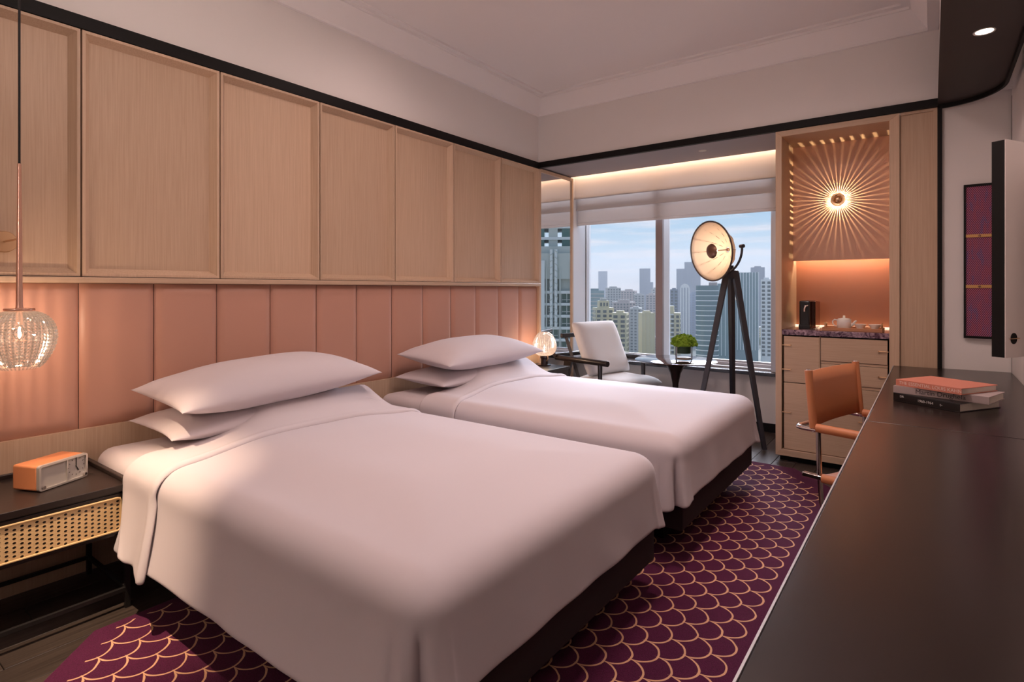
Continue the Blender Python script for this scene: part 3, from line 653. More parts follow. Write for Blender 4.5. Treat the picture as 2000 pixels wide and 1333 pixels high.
MB().lathe([(0, 1.113), (.011, 1.107), (.017, 1.09), (.018, 1.078), (.013, 1.064), (0, 1.059)], (PX, PY, 0), 16).build('bulb', 'bulbglass', pt, smooth=True)
MB().cyl((PX-.004, PY, 1.094), (PX+.004, PY, 1.104), .003, n=8).build('filament', 'bulb', pt)
point('pendant_light', (PX, PY, 1.080), 3.4, WARM, .006, pt)
t = thing('wall_bracket', 'round brass wall bracket holding the pendant rod', 'bracket', (0, .597, 1.44))
MB().lathe([(0, 0), (.040, 0), (.043, .006), (.040, .012), (0, .013)], (.014, .597, 1.44), 28, Matrix.Rotation(R(90), 4, 'Y')).build('rose', 'brass', t, smooth=50)
MB().cyl((.02, .597, 1.44), (PX-.007, .598, 1.44), .004, n=10).build('arm', 'brass', t, smooth=True)

# bedside table and lamp by the window
t = thing('bedside_table', 'small black bedside table between the window-side bed and the armchair', 'side table', (.2, 4.22, 0))
MB().box(.03, 4.02, .535, .38, 4.40, .556).build('top', 'blackwood', t, bevel=.003)
MB().box(.04, 4.03, .36, .37, 4.39, .535).build('drawer_box', 'blackwood', t, bevel=.003)
for lx in (.04, .352):
    for ly in (4.03, 4.372): MB().box(lx, ly, 0, lx+.018, ly+.018, .36).build('leg', 'steel', t)
gx, gy = .178, 4.285
t = thing('table_lamp', 'cut-glass globe lamp on a small dark base beside the window-side bed', 'table lamp', (gx, gy, .556))
MB().lathe([(0, .5562), (.060, .5562), (.060, .566), (.034, .570), (.034, .618), (.040, .624), (.040, .646), (0, .646)], (gx, gy, 0), 24).build('base', 'bronze', t, smooth=40)
MB().tube([(gx+.036, gy-.02, .60), (gx+.055, gy-.025, .625), (gx+.045, gy-.02, .652)], .005).build('bracket', 'brass', t, smooth=True)
gp = [(.040, .648), (.062, .652), (.082, .664), (.097, .684), (.106, .708), (.109, .734), (.106, .760), (.098, .786), (.086, .812), (.070, .836), (.052, .853), (.036, .860)]
g = cut_globe(refine(gp), 52).xf(Matrix.Translation((0, 0, -.75))).build('glass_globe', 'globeglass', t, local=True); g.location = (0, 0, .75-.556)
MB().lathe([(0, .69), (.010, .70), (.016, .72), (.012, .738), (0, .744)], (gx, gy, 0), 14).build('bulb', 'bulbglass', t, smooth=True)
MB().cyl((gx, gy, .695), (gx, gy, .705), .004, n=8).build('filament', 'bulb', t)
point('table_lamp_light', (gx, gy, .722), 2.6, WARM, .012, t)

# ------------------------------------------------------------------ armchair in the bay
t = thing('armchair', 'armchair with black timber frame and cream boucle cushions by the window', 'armchair', (.52, 4.79, 0), R(-14.5))
def loc(m): return dict(parent=t, local=True)
for s in (-1, 1):
    MB().cyl((-.34, s*.30, .598), (.31, s*.30, .598), .026, n=20).build('armrest', 'blackwood', t, smooth=40, bevel=.003, local=True)
    MB().cyl((.22, s*.30, .0), (.22, s*.30, .585), .014, .021, n=14).build('leg', 'blackwood', t, smooth=40, local=True)
    MB().add([(-.36, s*.30-.014, 0), (-.30, s*.30-.014, 0), (-.12, s*.30-.014, .58), (-.22, s*.30-.014, .58), (-.36, s*.30+.014, 0), (-.30, s*.30+.014, 0), (-.12, s*.30+.014, .58), (-.22, s*.30+.014, .58)],
             [(0,1,2,3),(7,6,5,4),(0,4,5,1),(1,5,6,2),(2,6,7,3),(3,7,4,0)]).build('leg', 'blackwood', t, bevel=.006, local=True)
    MB().box(-.25, s*.255-.013, .285, .34, s*.255+.013, .325).build('side_rail', 'blackwood', t, bevel=.004, local=True)
MB().cyl((-.325, -.34, .622), (-.325, .34, .622), .022, n=18).build('back_rail', 'blackwood', t, smooth=40, bevel=.003, local=True)
for v in (-.2, 0, .2): MB().bar((-.10, v, .33), (-.315, v, .80), .03).build('back_slat', 'blackwood', t, local=True)
MB().box(-.32, -.27, .785, -.285, .27, .825).build('top_rail', 'blackwood', t, bevel=.006, local=True)
def cushion(w, h, d, seed, p=.32):
    n_ = 14; f_ = []; mb = MB()
    for sgn in (1, -1):
        rows = []
        for i in range(n_+1):
            rw = []
            for j in range(n_+1):
                u = sin(pi/2*(-1+2*i/n_)); v = sin(pi/2*(-1+2*j/n_)); k = ((1-abs(u)**7)*(1-abs(v)**7))**.5
                rw.append((u*w/2, v*h/2, sgn*d/2*k+.006*noise.noise((u*2+seed, v*2, sgn))*k))
            rows.append(rw)
        mb.grid(rows)
    return mb
fr = Matrix.Translation((-.045, 0, .685)) @ Matrix.Rotation(R(61), 4, 'Y') @ Matrix.Rotation(R(90), 4, 'Z')
# local: width along v, height up the sloping back
cm = cushion(.56, .52, .13, 2)
sl = Vector((-.42, 0, .907)); nrmv = Vector((.907, 0, .42))
cm.xf(Matrix(((0, sl.x, nrmv.x, -.040), (1, sl.y, nrmv.y, 0), (0, sl.z, nrmv.z, .70), (0, 0, 0, 1))))
cm.build('back_cushion', 'boucle', t, smooth=120, merge=True, local=True)
cs = cushion(.56, .56, .13, 5).xf(Matrix(((0, 1, 0, .17), (1, 0, 0, 0), (0, 0, 1, .395), (0, 0, 0, 1))))
cs.build('seat_cushion', 'boucle', t, smooth=120, merge=True, local=True)

# ------------------------------------------------------------------ round side table and vase
tx, ty, tz = 1.215, 4.775, .64
t = thing('round_side_table', 'round dark polished table with trumpet pedestal in the window bay', 'side table', (tx, ty, 0))
MB().lathe([(0, tz), (.335, tz), (.345, tz-.006), (.335, tz-.014), (.22, tz-.026), (0, tz-.026)], (tx, ty, 0), 56).build('tabletop', 'tabletop', t, smooth=40)
MB().lathe([(0, .614), (.105, .614), (.075, .58), (.045, .52), (.026, .43), (.022, .30), (.03, .16), (.07, .06), (.15, .02), (.17, .0), (0, 0)], (tx, ty, 0), 32).build('pedestal', 'bronze', t, smooth=40)
vx, vy = 1.30, 4.745
t = thing('moss_vase', 'glass vase filled with a rounded mound of green moss on the round table', 'potted plant', (vx, vy, tz))
MB().lathe([(0, 0), (.068, 0), (.070, .004), (.070, .135), (.0665, .135), (.0665, .010), (0, .010)], (vx, vy, tz+.0005), 32).build('vase', 'bottle', t, smooth=40)
MB().lathe([(0, .011), (.064, .011), (.064, .026), (0, .03)], (vx, vy, tz), 24).build('bottom_reflection', 'brown_reflect', t, smooth=40)  # brown disc stands in for the reflection at the vase bottom
MB().lathe([(0, .06), (.055, .062), (.063, .075), (.063, .14), (0, .14)], (vx, vy, tz), 24).build('stems', 'mossdark', t, smooth=40)
mb = MB()
for i in range(420):
    a = rnd.uniform(0, 2*pi); cz = rnd.uniform(-.15, 1)**1; rr_ = sqrt(max(0, 1-min(1, cz)**2))
    rad = .098*rnd.uniform(.86, 1.06)
    c = Vector((vx+rad*rr_*cos(a), vy+rad*rr_*sin(a), tz+.142+rad*.78*cz)); s = rnd.uniform(.009, .017)
    for q in range(2):
        d1 = Vector((rnd.uniform(-1, 1), rnd.uniform(-1, 1), rnd.uniform(-.6, 1))).normalized(); d2 = d1.orthogonal().normalized()
        mb.add([c-d1*s-d2*s*.5, c+d1*s-d2*s*.5, c+d1*s+d2*s*.5, c-d1*s+d2*s*.5, c+d1.cross(d2)*s*.7], [(0, 1, 4), (1, 2, 4), (2, 3, 4), (3, 0, 4)])
mb.lathe([(0, -.02), (.075, -.02), (.09, .01), (.08, .045), (.045, .068), (0, .075)], (vx, vy, tz+.142), 20)
tag(mb.build('moss', 'moss', t), kind='stuff')

# ------------------------------------------------------------------ tripod floor lamp
ax_, ay_, az_ = 1.70, 4.70, 1.40
t = thing('tripod_floor_lamp', 'tripod floor lamp with big cream silk dish shade in front of the window', 'floor lamp', (ax_, ay_, 0))
for fx, fy in ((1.962, 4.66), (1.475, 4.44), (1.62, 5.06)):
    d = Vector((fx-ax_, fy-ay_, 0)).normalized()*.035
    MB().bar((ax_+d.x, ay_+d.y, az_-.01), (fx, fy, .008), .044, .030, ref=(fx-ax_, fy-ay_, 0)).build('leg', 'navywood', t, bevel=.002, seg=1)
MB().lathe([(0, 1.44), (.022, 1.44), (.022, 1.41), (.055, 1.40), (.06, 1.34), (.03, 1.33), (0, 1.33)], (ax_, ay_, 0), 20).build('tripod_head', 'navywood', t, smooth=40)
n_ = Vector((-.53, -.84, -.10)).normalized(); ctr = Vector((1.585, 4.555, 1.552))
up = Vector((0, 0, 1)); xx = up.cross(n_).normalized(); yy = n_.cross(xx)
FL = Matrix(((xx.x, yy.x, n_.x, 0), (xx.y, yy.y, n_.y, 0), (xx.z, yy.z, n_.z, 0), (0, 0, 0, 1)))
def dome(r): return -.175*(1-(r/.236)**2.4)
mb = MB(); N = 48; rows = []
for i in range(13):
    r_ = .236*(1-i/12)**.8 if i < 12 else .02
    rw = []
    for k in range(N+1):
        a = 2*pi*k/N; sc = 1-.028*abs(sin(6*a))**.6*(0 if i in (0, 12) else 1)*(1 if i > 2 else i/3)
        rw.append(tuple(FL @ Vector((r_*sc*cos(a), r_*sc*sin(a), dome(r_)*(1 if i else 1)))+ctr))
    rows.append(rw)
mb.grid(rows).build('silk_shade', 'silk', t, smooth=50, merge=True, solid=.002)
for k in range(12):
    a = pi*k/6; MB().tube([tuple(FL @ Vector((r_*cos(a), r_*sin(a), dome(r_)-.001))+ctr) for r_ in (.236, .22, .19, .15, .10, .05, .02)], .0024, 6).build('rib', 'hub', t)
MB().tube([tuple(FL @ Vector((.237*cos(2*pi*k/56), .237*sin(2*pi*k/56), 0))+ctr) for k in range(56)], .0065, 8, True).build('rim', 'brownrim', t, smooth=True)
MB().cyl(FL @ Vector((0, 0, -.17))+ctr, FL @ Vector((0, 0, -.005))+ctr, .004, n=8).build('rod', 'hub', t)
MB().lathe([(0, .016), (.038, .010), (.056, -.004), (.059, -.012), (.040, -.015), (0, -.015)], ctr, 28, FL).build('reflector', 'hub', t, smooth=40)
MB().lathe([(0, -.186), (.013, -.185), (.014, -.170), (0, -.166)], ctr, 20, FL).build('back_boss', 'hub', t, smooth=40)
MB().lathe([(0, -.018), (.015, -.022), (.018, -.04), (.012, -.055), (0, -.058)], ctr, 14, FL).build('bulb', 'bulb', t, smooth=True)
yk = []
for k in range(13):
    a = R(-90+95*k/12); yk.append(tuple(FL @ Vector((-.0, 0, 0))+ctr+Vector((0, 0, 0)) + (FL @ Vector((0, .0, -.10)))+xx*(.232*cos(a))+Vector((0, 0, 1))*(.215*sin(a)*.93)+Vector((0, 0, .0))))
if (Vector(yk[-1])-ctr).dot(Vector((.80, .6, 0))) < 0: yk = [tuple(Vector(p)-xx*2*((Vector(p)-ctr).dot(xx))) for p in yk]
MB().tube(yk, .009, 10).build('yoke', 'navywood', t, smooth=True)
e_ = Vector(yk[-1]); MB().cyl(e_-xx*.018, e_+xx*.018, .014, n=14).build('yoke_knob', 'navywood', t, smooth=40)
bp = Vector(yk[0]); MB().tube([tuple(bp), tuple((bp+Vector((ax_, ay_, 1.43)))/2+Vector((0, 0, -.005))), (ax_, ay_, 1.435)], .012, 10).build('yoke_stem', 'navywood', t, smooth=True)
lc = FL @ Vector((0, 0, -.062))+ctr
point('tripod_light', tuple(lc), .8, WARM, .02, t)

# ------------------------------------------------------------------ desk
t = thing('desk', 'long dark lacquered desk running along the wall', 'desk', (3.1, 2.2, 0))
MB().box(2.80, YB+.3, .708, 3.384, 2.52, .75).build('desktop', 'desk', t, bevel=.003)
MB().prism([(2.80, 2.5215), (3.384, 2.5215), (3.384, 4.497), (3.027, 4.472), (3.027, 4.45), (2.80, 4.45)], .708, .75).build('desktop', 'desk', t, bevel=.003)
MB().box(2.7965, YB+.3, .741, 2.80, 4.45, .7505).build('edge_highlight', 'alum', t)  # pale strip stands in for the highlight along the bevelled edge
MB().box(2.86, 4.40, 0, 3.02, 4.44, .708).build('end_panel', 'blackwood', t)
MB().box(2.84, .6, 0, 3.38, .64, .708).build('end_panel', 'blackwood', t)
MB().box(3.34, .64, .35, 3.38, 4.0, .708).build('back_panel', 'blackwood', t)

# books
def book(z0, th, x, y, rot, Ls, Dp, cov, label, txt):
    b = thing('book', label, 'book', (x, y, z0), R(rot), 'books stacked on the desk')
    MB().box(0, 0, 0, Ls, Dp, .003).box(0, 0, th-.003, Ls, Dp, th).box(0, 0, .003, Ls, .004, th-.003).build('cover', cov, b, bevel=.0008, seg=1, local=True)
    MB().box(.004, .004, .003, Ls-.004, Dp-.005, th-.003).build('pages', 'paper', b, local=True)
    for s, px_, size, m, dz in txt:
        fc = bpy.data.curves.new('spine_lettering', 'FONT'); fc.body = s; fc.size = size; fc.extrude = .0002; fc.align_y = 'CENTER'
        fc.materials.append(M[m]); tmp = bpy.data.objects.new('tmp', fc); COL.objects.link(tmp); me = bpy.data.meshes.new_from_object(tmp.evaluated_get(bpy.context.evaluated_depsgraph_get())); bpy.data.objects.remove(tmp); me.name = 'spine_lettering'
        fo = bpy.data.objects.new('spine_lettering', me); COL.objects.link(fo)
        fo.parent = b; fo.location = (px_, -.0006, th/2+dz); fo.rotation_euler = (R(90), 0, 0)
    return b
book(.7505, .036, 2.861, 3.048, -32, .27, .27, 'cover_black', 'black hardback book at the bottom of the desk stack', [('DR', .030, .013, 'ink_white', .006), ('1960-1964', .105, .015, 'ink_white', 0), ('t-', .195, .016, 'ink_white', 0)])
book(.787, .031, 2.861, 3.050, -18, .34, .20, 'cover_grey', 'mauve-grey book in the middle of the desk stack', [('Martin Drughela', .085, .027, 'ink_dark', 0)])
book(.8185, .027, 2.870, 3.064, -31, .265, .245, 'cover_coral', 'coral red book lying on top of the desk stack', [('THE ESSENTIAL LOUIS KAHN', .014, .0195, 'ink_pale', 0)])

# ------------------------------------------------------------------ desk chair
t = thing('desk_chair', 'tan leather sling chair with chrome tube frame tucked under the desk', 'chair', (2.875, 3.0, 0), R(-15.8))
# local x forward (to the desk), y left; back at x=-.25
hw = .25
def tub(pts, r=.0105): return MB().tube(pts, r, 12)
rows = []
for i in range(13):
    v = -1+2*i/12; rows.append([(-.262+.018*v*v-.020*(z-.64)/.24, v*hw, z) for z in (.635, .70, .76, .82, .878)])
MB().grid(rows).build('backrest', 'saddle', t, smooth=True, solid=.010, local=True)
for s in (-1, 1):
    MB().cyl((-.240, s*hw, .630), (-.262, s*hw, .884), .0165, n=14).build('back_sleeve', 'saddle', t, smooth=40, local=True)
    MB().cyl((-.238, s*hw, .612), (-.2625, s*hw, .890), .009, n=10).build('back_post', 'chrome', t, smooth=40, local=True)
    MB().cyl((-.225, s*hw, .632), (.19, s*hw, .632), .0195, n=16).build('armrest', 'saddle', t, smooth=40, local=True)
    tub([(-.22, s*hw, .622), (-.215, s*hw, .45), (-.205, s*hw, .30), (-.12, s*hw, .10), (-.02, s*hw, .012)]).build('leg', 'chrome', t, smooth=True, local=True)
    tub([(.20, s*hw, .622), (.20, s*hw, .43), (.12, s*hw, .18), (.0, s*hw, .05), (-.16, s*hw, .012)]).build('leg', 'chrome', t, smooth=True, local=True)
    MB().box(-.285, s*hw-.014, .405, -.20, s*hw+.014, .425).build('bracket', 'chrome', t, bevel=.003, local=True)
    MB().cyl((-.20, s*hw, .415), (.22, s*hw, .415), .020, n=16).build('seat_sleeve', 'saddle', t, smooth=40, local=True)
arm = []
for s in (-1, 1):
    pts = [(-.22, s*hw, .622), (-.29, s*hw, .622), (-.312, s*(hw-.012), .622), (-.318, s*(hw-.04), .622), (-.318, s*(hw-.10), .622)]
    arm.append(pts)
tub(arm[0]+list(reversed(arm[1]))).build('back_bow', 'chrome', t, smooth=True, local=True)
rows = []
for i in range(13):
    v = -1+2*i/12; rows.append([(u, v*(hw-.0), .432-.022*(1-v*v)) for u in (-.20, -.08, .05, .15, .225)])
MB().grid(rows).build('seat', 'saddle', t, smooth=True, solid=.010, local=True)
tub([(-.02, -hw, .012), (-.02, hw, .012)]).build('floor_bar', 'chrome', t, smooth=True, local=True)
tub([(-.16, -hw, .012), (-.16, hw, .012)]).build('floor_bar', 'chrome', t, smooth=True, local=True)

# ------------------------------------------------------------------ woven artwork and swing-out panel
A = Vector((3.158, 4.462)); B_ = Vector((3.345, 4.462)); dv = (B_-A); La = dv.length; ang = math.atan2(dv.y, dv.x)
t = thing('woven_artwork', 'tall purple woven artwork in a black frame on the rounded wall', 'artwork', (A.x, A.y, .948), ang)
Hh = .945
MB().box(0, -.004, 0, La, .012, .014).box(0, -.004, Hh-.014, La, .012, Hh).box(0, -.004, .014, .010, .012, Hh-.014).box(La-.010, -.004, .014, La, .012, Hh-.014).build('frame', 'black', t, local=True)
weave, n, l, b = new_mat('purple_weave')
tcn = n.new('ShaderNodeTexCoord'); sp = n.new('ShaderNodeSeparateXYZ'); l.new(tcn.outputs['Object'], sp.inputs[0])
diag = mth('ADD', mth('MULTIPLY', sp.outputs[0], 105.0), mth('MULTIPLY', sp.outputs[2], -66.0))
st = mth('FRACT', mth('ADD', diag, 1000.0)); thr = mth('LESS_THAN', st, .30)
blk = n.new('ShaderNodeTexNoise'); blk.inputs['Scale'].default_value = 1; mpn = n.new('ShaderNodeMapping'); mpn.inputs['Scale'].default_value = (42, 1, 9); l.new(tcn.outputs['Object'], mpn.inputs[0]); l.new(mpn.outputs[0], blk.inputs['Vector'])
rr = n.new('ShaderNodeValToRGB'); rr.color_ramp.interpolation = 'CONSTANT'; l.new(blk.outputs['Fac'], rr.inputs[0])
rr.color_ramp.elements[0].position = 0; rr.color_ramp.elements[0].color = (.045, .035, .13, 1); rr.color_ramp.elements[1].position = .40; rr.color_ramp.elements[1].color = (.115, .022, .075, 1)
q = rr.color_ramp.elements.new(.55); q.color = (.16, .020, .055, 1)
mc = n.new('ShaderNodeMixRGB'); l.new(thr, mc.inputs[0]); l.new(rr.outputs[0], mc.inputs[1]); mc.inputs[2].default_value = (.55, .20, .30, 1)
l.new(mc.outputs[0], b.inputs['Base Color']); b.inputs['Roughness'].default_value = .8
MB().box(.008, .003, .010, La-.008, .010, Hh-.010).build('weaving', weave, t, local=True)
for z in (.318, .628):
    gb = MB().box(.010, -.003, z-.009, La-.010, .003, z+.009).build('gold_bar', 'gold', t, local=True)
    for u in (.075, .145): MB().lathe([(0, 0), (.007, 0), (.005, .006), (0, .008)], (u, -.003, z), 12, Matrix.Rotation(R(90), 4, 'X')).build('stud', 'hub', gb, smooth=True)
P0 = (3.207, 2.647); dA = R(60)
t = thing('swing_panel', 'off-white swing-out wall panel with black edge and round black pull', 'panel', (P0[0], P0[1], 1.005), dA)
MB().box(.002, .001, .001, .33, .040, .776).build('edge', 'black', t, local=True)
MB().box(.0, -.003, .0, .33, .0, .777).build('face', 'whitepanel', t, local=True)
pl = MB().cyl((.050, -.0045, .068), (.050, -.0025, .068), .020, n=28).build('pull', 'black', t, smooth=40, local=True)
MB().box(.020, -.008, .0665, .080, -.0045, .0695).build('pull_bar', 'brass', pl)

# ------------------------------------------------------------------ the city outside
GZ = -75.
gm = mat('hazy_ground', (.20, .22, .19, 1), .9, bump=0)
struct(MB().box(-2600, 60, GZ-2, 1200, 3200, GZ).build('ground', gm))
def cm_(name, c): return mat(name, c, .6, spec=.3)
CT = dict(beige=cm_('beige_render', (.60, .53, .35, 1)), pink=cm_('pinkish_render', (.46, .38, .36, 1)), grey=cm_('grey_render', (.42, .42, .41, 1)), pale=cm_('pale_concrete', (.68, .68, .68, 1)), white=cm_('white_render', (.80, .80, .80, 1)),
 blue=cm_('blue_grey_glass', (.20, .26, .36, 1)), teal=mat('teal_curtain_glass', (.06, .15, .18, 1), .18, spec=.6), teal2=mat('pale_teal_glass', (.18, .28, .31, 1), .25), winglass=mat('dark_window_glass', (.06, .08, .085, 1), .2), bandw=cm_('white_band', (.72, .76, .78, 1)), slate=cm_('slate_blue', (.16, .20, .27, 1)),
 fac=cm_('grey_green_facade', (.50, .54, .52, 1)), facw=cm_('pale_facade_band', (.66, .70, .71, 1)), facg=mat('green_window_glass', (.10, .17, .16, 1), .12), tree=mat('tree_green', (.06, .10, .035, 1), .9), roofred=cm_('brick_roof', (.38, .20, .16, 1)))
def tower(name, label, x, y, w, d, zt, rot, body, style, group=None, fh=3.2, cw=3.4, wm='winglass', roof=True):
    o = thing(name, label, 'building', (x, y, GZ), R(rot), group)
    h = zt-GZ
    MB().box(-w/2, 0, 0, w/2, d, h).build('walls', CT[body], o, local=True)
    mb = MB(); zl = max(0, h-62)
    if style == 'windows':
        nf = int((h-zl)/fh); nc = max(2, int(w/cw)); nd_ = max(2, int(d/cw))
        for f in range(nf):
            z = h-1.2-(f+1)*fh
            for c in range(nc):
                a = -w/2+(c+.22)*w/nc; mb.box(a, -.12, z+.8, a+w/nc*.56, .02, z+fh-.5)
            for c in range(nd_):
                a = (c+.22)*d/nd_
                mb.box(w/2-.02, a, z+.8, w/2+.12, a+d/nd_*.56, z+fh-.5); mb.box(-w/2-.12, a, z+.8, -w/2+.02, a+d/nd_*.56, z+fh-.5)
        tag(mb.build('windows', CT[wm], o, local=True), kind='stuff')
    elif style == 'bands':
        f = 0
        while h-2.5-f*fh > zl:
            z = h-2.5-f*fh; mb.box(-w/2-.35, -.35, z-1.0, w/2+.35, d+.1, z); f += 1
        tag(mb.build('floor_bands', CT[wm], o, local=True), kind='stuff')
    elif style == 'stripes':
        nc = max(3, int(w/cw))
        for c in range(nc+1):
            a = -w/2+c*w/nc; mb.box(a-.28, -.4, zl, a+.28, .0, h+.3)
        nd_ = max(2, int(d/cw))
        for c in range(nd_+1):
            a = c*d/nd_; mb.box(w/2, a-.28, zl, w/2+.4, a+.28, h+.3)
        tag(mb.build('fins', CT[wm], o, local=True), kind='stuff')
    if roof: MB().box(-w*.25, d*.25, h, w*.25, d*.7, h+max(1.5, w*.10)).build('roof_plant', CT[body], o, local=True)
    return o
tower('office_tower', 'pale blue-grey slab tower, farthest on the skyline beside the window jamb', -700, 1347, 21, 20, 49, 20, 'blue', 'stripes', wm='slate', cw=5, roof=False)
o = tower('office_tower', 'dark blue-grey tower standing above the housing blocks by the mullion', -487, 1131, 21, 18, 45, 20, 'slate', 'stripes', wm='blue', cw=5, roof=False)
MB().box(10.5, 2, 0, 17, 16, 16-GZ).build('shoulder', CT['slate'], o, local=True)
tower('office_block', 'grey-green banded office block beside the window jamb', -237, 445, 17, 14, 0, 36, 'teal2', 'bands', wm='grey', fh=3.4)
G = 'hazy housing towers in the middle distance'
for x, y, w, z, r, b_, lb in ((-336, 683, 18, 3, 38, 'grey', 'grey housing tower behind the beige block with arched crown'), (-343, 740, 20, -1, 12, 'pink', 'pinkish housing tower next to the grey one, mid skyline'), (-313, 712, 13, -6, 30, 'grey', 'narrow grey housing tower below the dark blue tower'), (-301, 722, 13, -6, 14, 'pink', 'pinkish housing tower touching the mullion'), (-318, 783, 12, 2, 30, 'grey', 'tall grey housing tower cut off by the mullion'), (-268, 571, 24, -13, 33, 'pink', 'low pinkish housing slab between the two beige blocks'), (-250, 560, 12, -19, 20, 'grey', 'lower grey slab beside the pinkish housing slab'), (-217, 584, 8, 1, 20, 'slate', 'slim dark housing tower just past the mullion'), (-236, 625, 6, -9, 20, 'pale', 'slim pale housing tower past the mullion')):
    tower('housing_tower', lb, x, y, w, 14, z, r, b_, 'windows', G)
k_ = 400/260
o = tower('housing_block', 'beige apartment block with arched crown, behind the armchair', -183, 360, 13, 11, -12, 40, 'beige', 'windows')
MB().box(-3.6, 2, 63, 3.6, 8, 68).build('crown', CT['beige'], o, local=True)
for c in (-2.2, 0, 2.2): MB().box(c-.6, 1.8, 64, c+.6, 2.1, 66.6).build('arch', CT['winglass'], o, local=True)
MB().box(-2, 3, 68, 2, 7, 69.6).build('roof_cap', CT['grey'], o, local=True)
o = tower('housing_block', 'beige apartment wing with balconies stepping down behind the armchair', -168, 352, 10, 10, -15, 16, 'beige', 'windows')
for c in range(18): MB().box(-3, -1.2, 4+c*3.2, 3, 0, 4.9+c*3.2).build('balcony', CT['beige'], o, local=True)
o = tower('housing_block', 'beige apartment block with blank flank next to the mullion', -161, 385, 9, 10, -16, 40, 'beige', 'stripes', wm='beige', cw=12)
o = tower('housing_block', 'beige balconied apartment block half hidden by the mullion', -150, 394, 17, 12, -16, 18, 'beige', 'windows')
for c in range(18): MB().box(-6, -1.4, 3+c*3.2, 4, 0, 3.9+c*3.2).build('balcony', CT['pale'], o, local=True)
MB().box(-4, 2, 59, 4, 9, 64).build('crown', CT['beige'], o, local=True)
o = thing('stepped_tower', 'hazy blue stepped skyscraper beside the lamp shade', 'building', (-378, 1087, GZ), R(19))
for a, b2_, h in ((-22, -7, 41), (-7, 6, 54), (6, 23, 63)): MB().box(a, 0, 0, b2_, 22, h-GZ).build('stage', CT['slate'], o, local=True)
mb = MB()
for c in range(16): mb.box(-22+c*2.9, -.5, 40, -21.2+c*2.9, 0, 41-GZ)
tag(mb.build('fins', CT['blue'], o, local=True), kind='stuff')
o = thing('round_top_tower', 'white tower with rounded top in front of the stepped skyscraper', 'building', (-243, 690, GZ), R(19.6))
pts = [(-5.8, 0), (5.8, 0), (5.8, 76)]+[(5.8*cos(R(a)), 76+7*sin(R(a))) for a in range(15, 180, 15)]+[(-5.8, 76)]
MB().prism(pts, 0, 12).xf(Matrix(((1, 0, 0, 0), (0, 0, -1, 12), (0, 1, 0, 0), (0, 0, 0, 1)))).build('walls', CT['pale'], o, local=True)
mb = MB()
for a in (-3.4, 0, 3.4): mb.box(a-.5, -.3, 20, a+.5, .1, 78)
mb.build('window_strip', CT['slate'], o, local=True)
tower('office_block', 'grey-blue block beside the white round-topped tower', -240, 717, 15, 12, -4, 18, 'blue', 'windows', wm='slate')
# curved glass office with white bands
o = thing('curved_office', 'curved teal glass office block with white floor bands behind the tripod', 'building', (-135, 436, GZ), R(16))
arc = [(9*sin(R(a))*1.05, 7-9*cos(R(a))) for a in range(-62, 63, 8)]
MB().prism(arc+[(8, 14), (-8, 14)], 0, 79).build('walls', CT['teal'], o, local=True, smooth=30)
mb = MB()
for c in range(19):
    z = 75.2-c*3.8
    mb.prism([(x*1.04, (y-7)*1.04+7) for x, y in arc]+[(8, 13.8), (-8, 13.8)], z-.55-.012*c*c*.12, z)
tag(mb.build('floor_bands', CT['bandw'], o, local=True), kind='stuff')
MB().box(1, 4, 79, 7, 11, 81.5).build('roof_plant', CT['pink'], o, local=True)
tower('office_tower', 'pale teal glass slab with vertical fins behind the tripod legs', -136, 498, 19, 12, 6, 15, 'teal2', 'stripes', wm='bandw', cw=3.0)
tower('office_tower', 'grey finned office tower between the tripod and the minibar', -117, 473, 20, 14, 14.5, 20, 'teal2', 'stripes', wm='bandw', cw=2.2, roof=False)
tower('office_tower', 'blue-grey tower rising behind the finned office tower', -220, 956, 20, 18, 36, 13, 'slate', 'stripes', wm='blue', cw=4)
tower('housing_tower', 'white housing tower at the edge of the window by the minibar', -103, 482, 8, 12, 9, 8, 'white', 'windows', G)
# block reflected by the mirror
o = thing('apartment_building', 'grey-green apartment block with white floor bands, seen in the mirror', 'building', (86, 126, GZ), R(-32))
Wb = 34
MB().box(-Wb/2, 1.2, 0, Wb/2, 18, 88).build('walls', CT['fac'], o, local=True)
nfl = 28
for f in range(18):
    z = 79-(f+1)*3.25
    MB().box(-Wb/2, -.2, z-.75, Wb/2, 1.2, z).build('floor_band', CT['facw'], o, local=True)
wn = None
for f in range(16):
    z = 79-(f+1)*3.25-.75
    for c in range(-3, 4):
        if wn is None:
            wn = MB().box(-1.45, .95, -2.4, 1.45, 1.25, 0).build('window', CT['facg'], o, local=True)
            fm = MB().box(-1.45, .8, -2.4, -1.3, 1.0, 0).box(1.3, .8, -2.4, 1.45, 1.0, 0).box(-.08, .8, -2.4, .08, 1.0, 0).box(-1.3, .8, -1.75, 1.3, 1.0, -1.6).build('sash', CT['facw'], wn)
            q = wn
        else:
            q = copy_tree(wn, o)
        q.location = (c*3.7, 0, z)
for c in range(-4, 5): MB().box(c*3.7-2.05, -.35, 20, c*3.7-1.65, 1.2, 82).build('pier', CT['fac'], o, local=True)
for c in (-13, -4.2, 4.6, 13):
    MB().box(c-.9, -.8, 20, c+.9, 1.2, 84).build('pilaster', CT['facw'], o, local=True)
    rp2 = [(c-2.6+.45*sin(z*1.9), -.9, 66+z*.75) for z in range(0, 29)]
MB().box(-Wb/2, -.1, 79, Wb/2, 1.2, 86).build('parapet', CT['fac'], o, local=True)
